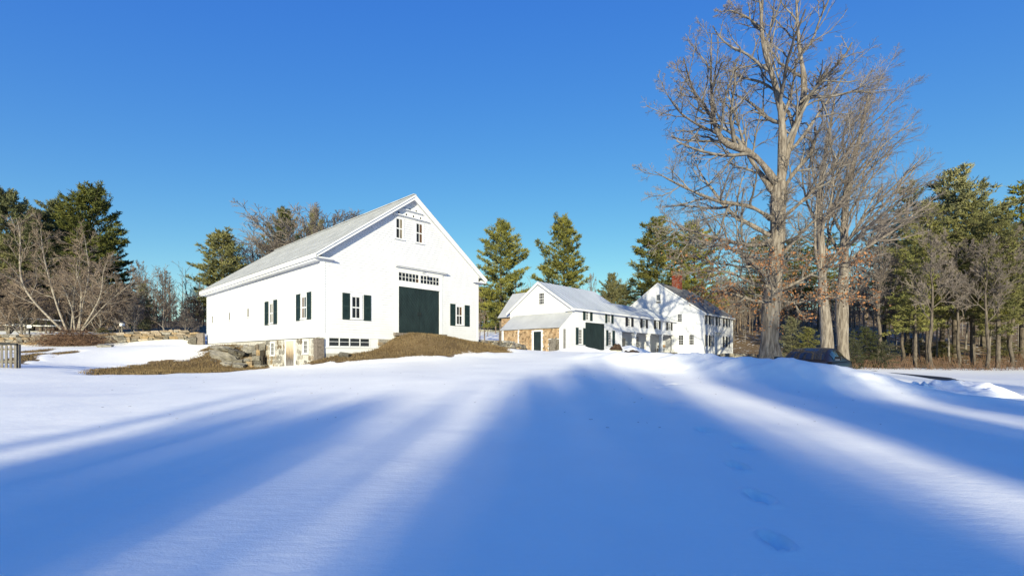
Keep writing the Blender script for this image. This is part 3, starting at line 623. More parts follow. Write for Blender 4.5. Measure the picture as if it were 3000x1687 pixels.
# cellar windows under the front
mb = MB(); FR.box(mb, .10, 3.62, 1.70, ZS - .051, -.3, .014); cw_ = mb.build('cellar_window', M['trim'], barn)
mb = MB(); FR.box(mb, .08, 3.64, 2.02, 2.07, .0145, .07); FR.box(mb, .26, 3.1, ZS - .05, ZS - .005, .037, .05); mb.build('sill', M['trim'], cw_)
mb = MB()
for i in range(4):
    for j in range(2):
        w0 = .42 + i * .645 + (.03 if i > 1 else 0); z0 = 2.145 + j * .255
        q = MB(); q.poly([FR.p(w0, z0, .016), FR.p(w0 + .585, z0, .016), FR.p(w0 + .585, z0 + .225, .016), FR.p(w0, z0 + .225, .016)]); q.build('pane', M['glass'], cw_, fixn=False)
for i in range(5): w0 = .36 + i * .645 + (.03 if i > 2 else 0); FR.box(mb, w0, w0 + .055, 2.09, 2.60, .0145, .04)
for z in (2.095, 2.375, 2.598 - .0): FR.box(mb, .416, 2.99, z, z + .022, .0145, .036)
mb.build('sash', M['trim'], cw_)
# stone foundation: mortar face, stones set proud, granite corner post, plank door and two small windows
fo = MB(); LW.box(fo, .0, 9.3, .2, ZS - .06, -.35, -.02); LW.box(fo, 9.3, BL, 1.2, ZS - .06, -.35, -.04); FR.box(fo, .0, BW, .6, ZS - .08, -.5, -.02)
found = fo.build('foundation', M['mortar'], barn)
mb = MB(); FR.box(mb, -.34, .09, 1.15, 2.56, -.32, .12); mb.build('corner_post', M['granite'], barn)
fh = [(1.72, 2.52, 1.6, 2.6), (3.7, 5.28, .6, 2.6), (7.0, 7.8, 1.5, 2.6)]
z = .72
while z < ZS - .2:
    h = random.uniform(.26, .36); t = .42 + random.uniform(0, .2)
    while t < 9.2:
        w = random.uniform(.2, .52); tc, zc = t + w / 2, z + h / 2 + random.uniform(-.05, .05)
        if not any(a - .04 < tc + w * .45 and tc - w * .45 < b + .04 and c < zc < d for a, b, c, d in fh) and random.random() > .13:
            o = stone(FLATS, LW.p(tc, zc, -.035), (.10, w * .86, h * random.uniform(.6, .95)), (random.uniform(-.6, .6), random.uniform(-.05, .05), random.uniform(-.05, .05)), found)
        t += w * 1.02
    z += h * .95
for t in np.arange(3.75, BW, .42):       # stones under the front sill
    for zz in (2.32, 2.5): stone(FLATS, FR.p(t + random.uniform(-.1, .1), zz, -.02), (.42, .14, .2), (random.uniform(-.1, .1), random.uniform(-.15, .15), 0), found)
window(barn, LW, 1.82, 2.42, 1.72, 2.47, 3, 3, casing=.085, rail=False, bar=.03, panes=False); window(barn, LW, 7.1, 7.7, 1.60, 2.42, 3, 3, casing=.085, rail=False, bar=.03, panes=False)
mb = MB(); LW.box(mb, 3.74, 3.84, .6, 2.5, -.02, .035); LW.box(mb, 5.16, 5.26, .6, 2.5, -.02, .035); LW.box(mb, 3.7, 5.3, 2.5, 2.58, -.02, .045); cd = mb.build('cellar_door', M['trim'], barn)
for i in range(5): q = MB(); LW.box(q, 3.845 + i * .263, 3.845 + i * .263 + .255, .6, 2.495, -.019, .012 + random.uniform(0, .006)); q.build('plank', M['plank'], cd)

# ------------------------------------------------------------------ the long white wing
wing = thing('farmhouse_wing', 'long two storey white wing with metal roof, open porch and large green door', 'house wing', (EC[0], EC[1], 0), TH)
EL, EW, EZ = 22.9, 7.9, 6.0
E1 = 9.66; PD = 2.3; PU = 9.12; PZ = 4.14
EF = Plane((0, 0), (1, 0), (0, -1)); EG = Plane((0, 0), (0, 1), (-1, 0)); EB = Plane((0, PD), (1, 0), (0, -1))
mb = MB(); Z0 = 1.2
mb.poly([EF.p(0, Z0), EF.p(PU, Z0), EF.p(PU, EZ), EF.p(0, EZ)]); mb.poly([EF.p(PU, PZ), EF.p(EL, PZ), EF.p(EL, EZ), EF.p(PU, EZ)])
mb.poly([EG.p(EW, Z0), EG.p(0, Z0), EG.p(0, EZ), EG.p(EW / 2, 8.78), EG.p(EW, EZ)])
mb.poly([(0, EW, Z0), (EL, EW, Z0), (EL, EW, EZ), (0, EW, EZ)], True); mb.poly([(E1, 0, EZ), (E1, EW, EZ), (E1, EW / 2, 8.78)])
mb.poly([(PU, 0, Z0), (PU, PD, Z0), (PU, PD, PZ), (PU, 0, PZ)]); mb.poly([EB.p(PU, Z0), EB.p(EL, Z0), EB.p(EL, PZ), EB.p(PU, PZ)])
mb.poly([(PU, 0, PZ + .002), (PU, PD, PZ + .002), (EL, PD, PZ + .002), (EL, 0, PZ + .002)])
mb.build('wall', M['paint'], wing, fixn=False)
lowwin = [(1.03, 1.55, 2.66, 4.03, 3, 5, [(.55, .97), (1.76, 2.18)], (2.58, 4.19)), (6.36, 6.86, 2.62, 3.97, 3, 5, [(5.91, 6.30), (7.14, 7.62)], (2.55, 4.16))]
upwin = [(2.23, 2.69, 5.03, 5.82, (1.74, 2.15), (2.95, 3.37), (4.95, 5.96)), (6.2, 6.67, 4.97, 5.78, (5.72, 6.12), (6.93, 7.34), (4.89, 5.90)), (10.38, 10.86, 4.80, 5.59, (9.87, 10.34), (11.14, 11.63), (4.74, 5.73)),
         (13.84, 14.36, 4.80, 5.60, (13.24, 13.76), (14.57, 15.04), (4.73, 5.71)), (17.24, 17.82, 4.80, 5.60, (16.63, 17.16), (17.94, 18.40), (4.72, 5.72)), (20.62, 21.2, 4.80, 5.58, (20.04, 20.50), (21.3, 21.8), (4.72, 5.69))]
wh = [(a - .1, b + .1, c - .08, d + .1) for a, b, c, d, *_ in lowwin] + [(a - .1, b + .1, c - .08, d + .1) for a, b, c, d, *_ in upwin] + [(2.16, 5.56, 1.2, 4.8)]
clapboards(EF, [(-1.79 + .1, Z0 + .5), (PU - .12, Z0 + .5), (PU - .12, 4.3), (-1.79 + .1, 4.3)], wh + [(-1.47, -.97, 1.2, 4.0)], .13, wing, 'siding', M['paint'], single=False, thick=.016)
clapboards(EF, [(.02, 4.3), (EL, 4.3), (EL, EZ - .22), (.02, EZ - .22)], wh, .13, wing, 'siding', M['paint'], single=False, thick=.016)
clapboards(EG, [(.1, 5.3), (EW - .1, 5.3), (EW - .1, EZ), (EW / 2, 8.55), (.1, EZ)], [(3.22, 4.06, 6.48, 7.8)], .13, wing, 'siding', M['paint'], single=False, thick=.016)
clapboards(EB, [(PU + .05, Z0 + .5), (EL, Z0 + .5), (EL, PZ - .1), (PU + .05, PZ - .1)], [(12.0, 14.2, 1.2, 3.9), (16.1, 17.2, 1.2, 3.9)], .13, wing, 'siding', M['paint'], single=False, thick=.016)
mb = MB(); EF.box(mb, 0, EL, EZ - .22, EZ - .0, .002, .035); EF.box(mb, PU - .12, PU, 1.5, PZ, .002, .03); EF.box(mb, PU, EL, PZ, PZ + .16, .002, .03); EG.box(mb, -.02, .1, 5.2, EZ - .1, .002, .03); mb.build_each('trim_board', M['trim'], wing)
for a, b, c, d, nx_, ny_, sh, sz in lowwin: window(wing, EF, a, b, c, d, nx_, ny_, casing=.09, shutters=sh, sz=sz, panes=False, bar=.03)
for k, (a, b, c, d, s0, s1, sz) in enumerate(upwin): window(wing, EF, a, b, c, d, 3, 3, casing=.08, shutters=[s0, s1], sz=sz, panes=False, rail=False, bar=.03, shutter_mat='shutter' if k < 2 else 'black')
window(wing, EG, 3.33, 3.95, 6.59, 7.69, 3, 4, casing=.10, panes=False, bar=.035)
# large plank door
mb = MB(); EF.box(mb, 2.2, 5.52, 1.3, 4.76, .003, .03); gd = mb.build('garage_door', M['green'], wing)
for i in range(13): w = 3.32 / 13; q = MB(); EF.box(q, 2.2 + i * w + .006, 2.2 + (i + 1) * w - .006, 1.3, 4.70, .0305, .05 + random.uniform(0, .006)); q.build('plank', M['green'], gd)
mb = MB(); EF.box(mb, 2.12, 5.6, 4.765, 4.87, .002, .1); mb.build('door_hood', M['trim'], gd)
# roofs: metal sheets with standing seams
def zr1(v): return 8.86 - .675 * abs(v - EW / 2)
def zr2(v): return 7.72 - .46 * abs(v - 3.45)
v_e = -.34
mb = MB(); slab(mb, [(-.30, v_e, zr1(v_e)), (E1 + .15, v_e, zr1(v_e)), (E1 + .15, EW / 2, zr1(EW / 2)), (-.30, EW / 2, zr1(EW / 2))], .03); slab(mb, [(-.30, EW / 2, zr1(EW / 2)), (E1 + .15, EW / 2, zr1(EW / 2)), (E1 + .15, EW + .34, zr1(EW + .34)), (-.30, EW + .34, zr1(EW + .34))], .03)
r1 = mb.build('roof', M['tin'], wing)
for i in range(17):
    u = -.28 + i * (E1 + .4) / 16; a = np.array((u, v_e, zr1(v_e) + .001)); b = np.array((u, EW / 2, zr1(EW / 2) + .001)); q = MB()
    q.hexa([a + (-.012, 0, 0), a + (.012, 0, 0), b + (.012, 0, 0), b + (-.012, 0, 0), a + (-.008, 0, .03), a + (.008, 0, .03), b + (.008, 0, .03), b + (-.008, 0, .03)]); q.build('seam', M['tin'], r1)
mb = MB(); slab(mb, [(E1 + .16, v_e, zr2(v_e)), (EL - .02, v_e, zr2(v_e)), (EL - .02, 3.45, zr2(3.45)), (E1 + .16, 3.45, zr2(3.45))], .03); slab(mb, [(E1 + .16, 3.45, zr2(3.45)), (EL - .02, 3.45, zr2(3.45)), (EL - .02, 7.3, zr2(7.3)), (E1 + .16, 7.3, zr2(7.3))], .03)
r2 = mb.build('roof', M['tin'], wing)
for i in range(21):
    u = E1 + .22 + i * (EL - E1 - .4) / 20; a = np.array((u, v_e, zr2(v_e) + .001)); b = np.array((u, 3.45, zr2(3.45) + .001)); q = MB()
    q.hexa([a + (-.012, 0, 0), a + (.012, 0, 0), b + (.012, 0, 0), b + (-.012, 0, 0), a + (-.008, 0, .03), a + (.008, 0, .03), b + (.008, 0, .03), b + (-.008, 0, .03)]); q.build('seam', M['tin'], r2)
mb = MB()    # eave fascia and raking boards of the near gable
mb.box(-.30, EL - .03, v_e + .01, v_e + .05, 5.78, 5.94); mb.box(-.30, EL - .03, v_e + .05, -.036, 5.80, 5.83); mb.box(-.29, .0, -.30, .55, 5.70, 5.83)
for s in (-1, 1):
    V = lambda k: EW / 2 + s * k
    mb.prism([(-.27, V(0), 8.82), (-.27, V(EW / 2 + .33), zr1(-.33) - .04), (-.27, V(EW / 2 + .33), zr1(-.33) - .24), (-.27, V(0), 8.58)], (.04, 0, 0))
    mb.prism([(-.23, V(0), 8.72), (-.23, V(EW / 2 + .2), zr1(-.2) - .14), (-.23, V(EW / 2 + .2), zr1(-.2) - .17), (-.23, V(0), 8.69)], (.235, 0, 0))
mb.build_each('fascia', M['trim'], wing)
# shed along the near gable: shingled wall, plank door, sloping roof
Lz = Plane((-1.79, 0), (0, 1), (-1, 0))
mb = MB(); mb.poly([Lz.p(7.35, 1.2), Lz.p(0, 1.2), Lz.p(0, 4.2), Lz.p(7.35, 4.2)]); mb.poly([EF.p(-1.79, 1.2, -.002), EF.p(0, 1.2, -.002), EF.p(0, 5.62, -.002), EF.p(-1.79, 4.22, -.002)]); mb.poly([(-1.79, 7.35, 1.2), (0, 7.35, 1.2), (0, 7.35, 5.6), (-1.79, 7.35, 4.2)], True)
mb.build('shed_wall', M['paint'], wing, fixn=False)
mb = MB(); EF.prism(mb, [(-1.69, 4.3), (0, 4.3), (0, 5.60), (-1.69, 4.32)], .0, .016); mb.build('shed_siding', M['paint'], wing)
mb = MB(); slab(mb, [(-2.02, -.06, 4.12), (-2.02, 7.45, 4.12), (.0, 7.45, 5.66), (.0, -.06, 5.66)], .05); mb.build('shed_roof', M['tin2'], wing)
mb = MB(); EF.box(mb, -1.82, -1.69, 1.3, 4.1, .0, .03); Lz.box(mb, -.02, .11, 1.3, 4.12, .0, .035); Lz.box(mb, 7.1, 7.36, 1.3, 4.12, .0, .04); Lz.box(mb, 2.07, 2.22, 1.4, 3.82, .0, .05); Lz.box(mb, 3.13, 3.36, 1.4, 3.82, .0, .05); Lz.box(mb, 2.05, 3.38, 3.82, 3.95, .0, .055); Lz.box(mb, 5.08, 5.16, 1.4, 4.08, .0, .035); mb.build_each('shed_trim', M['trim'], wing)
mb = MB(); Lz.box(mb, 2.22, 3.13, 1.3, 3.82, .003, .03); sdoor = mb.build('shed_door', M['green'], wing)
for i in range(5): q = MB(); Lz.box(q, 2.225 + i * .181, 2.225 + i * .181 + .174, 1.35, 3.81, .0305, .042); q.build('plank', M['green'], sdoor)
mb = MB(); EF.box(mb, -1.42, -1.02, 1.3, 3.98, .003, .012); mb.build('grey_panel', M['grey_recess'], wing)
mb = MB(); EF.box(mb, -1.47, -.97, 3.98, 4.05, .002, .05); EF.box(mb, -1.47, -1.42, 1.3, 3.98, .002, .04); mb.build_each('panel_frame', M['trim'], wing)
def shingles(plane, t0, t1, z0, z1, holes, parent, m, expo=.155, w=.17):
    mb = MB(); z = z0; r = 0; tones = []
    while z < z1 - .02:
        t = t0 - random.uniform(0, w)
        while t < t1:
            ww = w * random.uniform(.55, 1.5); a, b = max(t, t0), min(t + ww - .008, t1)
            if b - a > .02 and not any(h0 < (a + b) / 2 < h1 and g0 < z + expo / 2 < g1 for h0, h1, g0, g1 in holes):
                dz = random.uniform(-.014, .014); th = .024 + random.uniform(0, .014); zt = min(z + expo * 1.1, z1)
                mb.hexa([plane.p(a, z + dz, th), plane.p(b, z + dz, th), plane.p(b, z + dz, .002), plane.p(a, z + dz, .002), plane.p(a, zt, .006), plane.p(b, zt, .006), plane.p(b, zt, .002), plane.p(a, zt, .002)]); tones += [random.choice((.55, .8, .9, 1, 1.05, 1.15)) * random.uniform(.9, 1.1)] * 6
            t += ww
        z += expo
    o = mb.build('shingles', m, parent); ta = o.data.attributes.new('tone', 'FLOAT', 'FACE'); ta.data.foreach_set('value', tones); return tag(o, kind='stuff')
M['cedar_toned'] = toned(M['cedar'].copy()); M['grey_toned'] = toned(M['greywood'].copy())
shingles(Lz, .12, 7.09, 1.4, 4.08, [(2.05, 3.38, 1.2, 3.95), (5.06, 5.18, 1, 5), (.12, 1.35, 1.2, 3.05)], wing, M['cedar_toned'])
sh2 = shingles(Lz, .12, 1.35, 1.4, 3.05, [], wing, M['grey_toned'], .155, .16); sh2.location = (-.002, 0, 0)
# rear cross wing, shingled, behind the shed
RG = Plane((.5, 0), (0, 1), (-1, 0))
mb = MB(); mb.box(.5, 4.7, EW - .3, 9.65, 1.4, 5.75); mb.prism([(.5, 9.65, 5.75), (4.7, 9.65, 5.75), (2.6, 9.65, 8.2)], (0, -3.5, 0)); mb.build('rear_wall', M['cedar'], wing)
shingles(RG, EW, 9.62, 1.5, 5.7, [(EW - .1, 8.28, 4.6, 5.7)], wing, M['cedar_toned'])
mb = MB(); slab(mb, [(.18, 4.2, 5.62), (.18, 9.95, 5.62), (2.6, 9.95, 8.42), (2.6, 4.2, 8.42)], .05); slab(mb, [(5.0, 4.2, 5.62), (5.0, 9.95, 5.62), (2.6, 9.95, 8.42), (2.6, 4.2, 8.42)], .05); rr = mb.build('rear_roof', M['tin2'], wing)
window(wing, RG, 7.98, 8.2, 4.78, 5.25, 1, 2, casing=.1, panes=False, name='rear_window')
# porch: posts, floor, doors at the back
mb = MB(); mb.box(PU + .02, EL - .02, -.25, PD - .02, 1.3, 1.96); mb.build('porch_floor', M['greywood'], wing)
for u in (12.02, 15.42, 18.80, 22.45):
    mb = MB(); mb.box(u, u + .34, .02, .36, 1.962, PZ - .02); mb.box(u - .05, u + .39, -.03, .41, PZ - .22, PZ - .021); mb.box(u - .04, u + .38, -.02, .40, 1.963, 2.15); mb.build('porch_post', M['trim'], wing)
mb = MB(); EB.box(mb, 12.05, 14.15, 1.97, 3.85, .002, .06); fd = mb.build('french_door', M['trim'], wing)
for a in (12.28, 13.18): q = MB(); EB.box(q, a, a + .72, 2.15, 3.62, .0605, .064); q.build('pane', M['glass'], fd)
mb = MB(); EB.box(mb, 16.15, 17.15, 1.97, 3.85, .002, .05); sd_ = mb.build('porch_door', M['grey_recess'], wing)
q = MB(); EB.box(q, 16.4, 16.9, 2.85, 3.6, .0505, .056); q.build('pane', M['glass'], sd_)
q = MB(); EB.box(q, 16.33, 16.40, 2.78, 3.67, .0505, .075); EB.box(q, 16.9, 16.97, 2.78, 3.67, .0505, .075); EB.box(q, 16.40, 16.9, 3.6, 3.67, .0505, .075); EB.box(q, 16.4, 16.9, 2.78, 2.85, .0505, .075); EB.box(q, 16.4, 16.9, 3.2, 3.24, .0565, .075); q.build('sash', M['trim'], sd_)

# ------------------------------------------------------------------ the farmhouse
house = thing('farmhouse', 'tall white farmhouse with brick chimney, black shutters and many paned windows', 'house', (HC[0], HC[1], 0), TH)
HW, HD, HZ = 11.0, 12.0, 7.06
HPZ = 11.22; hm = 5.95
HF = Plane((0, 0), (1, 0), (0, -1)); HG = Plane((0, 0), (0, 1), (-1, 0))
mb = MB(); mb.poly([HG.p(HD, 1.0), HG.p(0, 1.0), HG.p(0, HZ), HG.p(hm, HPZ - .08), HG.p(HD, HZ)]); mb.poly([HF.p(0, 1.0), HF.p(HW, 1.0), HF.p(HW, HZ), HF.p(0, HZ)])
mb.poly([(HW, 0, 1), (HW, HD, 1), (HW, HD, HZ), (HW, hm, HPZ - .08), (HW, 0, HZ)]); mb.poly([(0, HD, 1), (HW, HD, 1), (HW, HD, HZ), (0, HD, HZ)], True); mb.build('wall', M['paint'], house, fixn=False)
gw = [(5.58, 6.16, 8.82, 9.60, 3, 3), (2.72, 3.27, 5.85, 6.86, 3, 4), (2.52, 3.12, 2.90, 4.15, 3, 4), (1.18, 1.76, 2.90, 4.17, 3, 4)]
clapboards(HG, [(.12, 1.75), (HD - .1, 1.75), (HD - .1, HZ), (hm, HPZ - .2), (.12, HZ - .02)], [(a - .1, b + .1, c - .08, d + .1) for a, b, c, d, *_ in gw] + [(5.5, 6.24, 8.44, 8.75)], .125, house, 'siding', M['paint'], single=False, thick=.015)
for a, b, c, d, i, j in gw: window(house, HG, a, b, c, d, i, j, casing=.09, panes=False, bar=.032, rail=(j == 4))
mb = MB(); HG.box(mb, 5.56, 6.18, 8.48, 8.72, .002, .03); mb.build('vent', M['grey_recess'], house)
fw = []
for t in (1.24, 2.62, 4.95, 7.60, 8.92): fw.append((t - .30, t + .30, 5.52, 6.62))
for t in (1.24, 2.62, 7.60, 8.92): fw.append((t - .30, t + .30, 2.76, 4.06))
clapboards(HF, [(.12, 1.75), (HW - .12, 1.75), (HW - .12, HZ - .3), (.12, HZ - .3)], [(a - .1, b + .1, c - .08, d + .1) for a, b, c, d in fw] + [(4.0, 5.9, 1.5, 4.6)], .125, house, 'siding', M['paint'], single=False, thick=.015)
for a, b, c, d in fw: window(house, HF, a, b, c, d, 3, 4, casing=.07, panes=False, bar=.028, shutters=[(a - .42, a - .09), (b + .09, b + .42)], sz=(c - .06, d + .1), shutter_mat='black')
mb = MB(); HF.box(mb, 0, HW, HZ - .3, HZ, .002, .035); HF.box(mb, -.03, .12, 1.6, HZ - .3, .002, .035); HF.box(mb, HW - .12, HW, 1.6, HZ - .3, .002, .035); HG.box(mb, -.0, .12, 1.6, HZ - .02, .002, .033); mb.build_each('corner_board', M['trim'], house)
mb = MB(); HF.box(mb, 4.1, 4.35, 1.5, 4.2, .002, .1); HF.box(mb, 5.55, 5.8, 1.5, 4.2, .002, .1); HF.box(mb, 4.05, 5.85, 4.2, 4.55, .002, .14); HF.box(mb, 3.9, 6.0, 4.551, 4.68, .002, .35); dp = mb.build('door_surround', M['trim'], house)
mb = MB(); HF.box(mb, 4.45, 5.45, 1.7, 4.0, .002, .05); hd = mb.build('front_door', M['trim'], house)
for za, zb in ((1.9, 2.6), (2.75, 3.3), (3.4, 3.85)):
    for ta in (4.57, 5.02): q = MB(); HF.box(q, ta, ta + .34, za, zb, .0505, .062); q.build('panel', M['trim'], hd)
mb = MB(); HF.box(mb, 3.9, 6.0, 1.3, 1.6, .01, 1.1); mb.build('doorstep', M['granite'], house)
mb = MB(); HG.box(mb, .02, HD, 1.0, 1.72, .002, .02); HF.box(mb, .0, HW, 1.0, 1.72, .002, .022); mb.build('foundation', M['stone_tan'], house)
def zh(v): return HPZ - .70 * abs(v - hm)
mb = MB(); slope_courses(mb, (-.14, -.32, zh(-.32)), (HW + .14, -.32, zh(-.32)), (-.14, hm, zh(hm)), (HW + .14, hm, zh(hm)), .24); slope_courses(mb, (-.14, HD + .3, zh(HD + .3)), (HW + .14, HD + .3, zh(HD + .3)), (-.14, hm, zh(hm)), (HW + .14, hm, zh(hm)), .24); hr = mb.build('roof', M['roofslate'], house)
mb = MB(); mb.box(-.12, HW + .12, -.30, -.26, 6.60, 6.80); mb.box(-.12, HW + .12, -.26, -.036, 6.62, 6.66); mb.box(-.12, .0, -.28, .5, 6.55, 6.63)
for x0 in (-.13, HW + .09):
    for s in (-1, 1):
        V = lambda k: hm + s * k
        mb.prism([(x0, V(0), HPZ - .02), (x0, V(hm + .3), zh(-.3) - .02), (x0, V(hm + .3), zh(-.3) - .2), (x0, V(0), HPZ - .22)], (.04, 0, 0))
mb.build_each('fascia', M['trim'], house)
# chimney, brick by brick on the two visible faces
cu0, cu1, cv0, cv1, cz0, cz1 = 5.45, 6.6, 5.45, 6.45, 10.3, 13.0
mb = MB(); mb.box(cu0 + .02, cu1 - .02, cv0 + .02, cv1 - .02, cz0, cz1 - .05); mb.box(cu0 + .3, cu1 - .3, cv0 + .25, cv1 - .25, cz1 - .04, cz1 + .05); chim = mb.build('chimney', M['brickmortar'], house)
bk = MB(); bk.box(-.5, .5, -.5, .5, -.5, .5); tmpb = bk.build('brick', M['brick'], chim); brick_me = tmpb.data; first = True
rows = int((cz1 - 10.75) / .155)
for r in range(rows):
    z = 10.75 + r * .155 + .07; ex = .04 if rows - 4 <= r < rows - 1 else 0
    for (n, L0, L1, axis_) in ((5, cu0, cu1, 0), (4, cv0, cv1, 1)):
        w = (L1 - L0) / n; sh = w / 2 if r % 2 else 0
        for i in range(n + (1 if sh else 0)):
            a = max(L0, L0 + i * w - sh); b = min(L1, L0 + (i + 1) * w - sh)
            if b - a < .05: continue
            o = tmpb if first else bpy.data.objects.new('brick', brick_me)
            if not first: link(o, chim)
            first = False
            if axis_ == 0: o.location = ((a + b) / 2, cv0 + .02 - ex, z); o.scale = (b - a - .025, .06 + ex, .13)
            else: o.location = (cu0 + .02 - ex, (a + b) / 2, z); o.scale = (.06 + ex, b - a - .025, .13)

# ------------------------------------------------------------------ trees
def rnd(a, b, n=None): return RS.uniform(a, b, n)
def perp_rand(T, phi):
    ref = np.where(np.abs(T[..., 2:3]) > .9, np.array([1., 0, 0]), np.array([0., 0, 1.]))
    n1 = unit(np.cross(T, ref)); n2 = np.cross(T, n1)
    return n1 * np.cos(phi)[..., None] + n2 * np.sin(phi)[..., None]
def spawn(P, Rr, n, t0, t1, ang, length, K, rr, trop=(0, 0, .15), wob=.12, rmin=.004, taper=.35, lenvar=.35, bylen=True, tpow=1.0):
    """n children on every parent polyline; ang (lo,hi) degrees off the parent; length (lo,hi) as share of the parent's length"""
    N, KP, _ = P.shape; plen = np.linalg.norm(np.diff(P, axis=1), axis=2).sum(1)
    t = t0 + (t1 - t0) * ((np.arange(n)[None, :] + RS.rand(N, n)) / n) ** tpow
    f = t * (KP - 1); i = np.minimum(f.astype(int), KP - 2); w = (f - i)[..., None]; r_ = np.arange(N)[:, None]
    pos = P[r_, i] * (1 - w) + P[r_, i + 1] * w; rad = Rr[r_, i] * (1 - w[..., 0]) + Rr[r_, i + 1] * w[..., 0]
    T = unit(P[r_, i + 1] - P[r_, i]); a = np.radians(rnd(ang[0], ang[1], (N, n)))[..., None]
    phi = RS.rand(N, 1) * 6.28 + np.arange(n)[None, :] * 2.4 + RS.randn(N, n) * .4
    d = unit(T * np.cos(a) + perp_rand(T, phi) * np.sin(a))
    L = rnd(length[0], length[1], (N, n)) * (1 - .55 * (t - t0) / max(t1 - t0, 1e-6))
    if bylen: L = L * plen[:, None]
    pos = pos.reshape(-1, 3); d = d.reshape(-1, 3); L = L.ravel(); rad = np.minimum(rad.ravel() * rr, np.maximum(L * .035, rmin * 1.2)); M_ = len(L)
    C = np.empty((M_, K, 3)); C[:, 0] = pos; tr = np.array(trop)
    for k in range(1, K):
        C[:, k] = C[:, k - 1] + d * (L / (K - 1))[:, None]; d = unit(d + RS.randn(M_, 3) * wob + tr)
    rk = np.maximum(rad[:, None] * np.linspace(1, taper, K)[None, :], rmin)
    return C, rk
def poly_resample(pts, rad, K):
    pts = np.array(pts, float); s = np.concatenate([[0], np.cumsum(np.linalg.norm(np.diff(pts, axis=0), axis=1))]); q = np.linspace(0, s[-1], K)
    # smooth a little by Catmull-like interpolation of a densified line
    out = np.stack([np.interp(q, s, pts[:, i]) for i in range(3)], -1); r = np.interp(q, s, rad)
    for _ in range(2): out[1:-1] = out[1:-1] * .5 + (out[:-2] + out[2:]) * .25
    return out, r
def bark_relief(V, amp, seed, zs=1.2):
    n = vnoise(np.arctan2(V[:, 1] - V[:, 1].mean(), V[:, 0] - V[:, 0].mean()) * 3 + V[:, 2] * .3, V[:, 2], zs, seed); return n * amp

def trace(pts, Y, dy=0.0, K=14, dy0=0.0):
    """limb outline from photo pixels (x, y, half width) at depth Y, bending dy in depth towards its tip"""
    n = len(pts); out = []; rad = []
    for i, (x, y, h) in enumerate(pts):
        d = Y + dy0 + (dy - dy0) * (i / (n - 1)) ** 1.3; out.append(at(x, y, d)); rad.append(h / FPX * d)
    return poly_resample(out, rad, K)
def stackPR(lst): return np.stack([p for p, _ in lst]), np.stack([r for _, r in lst])

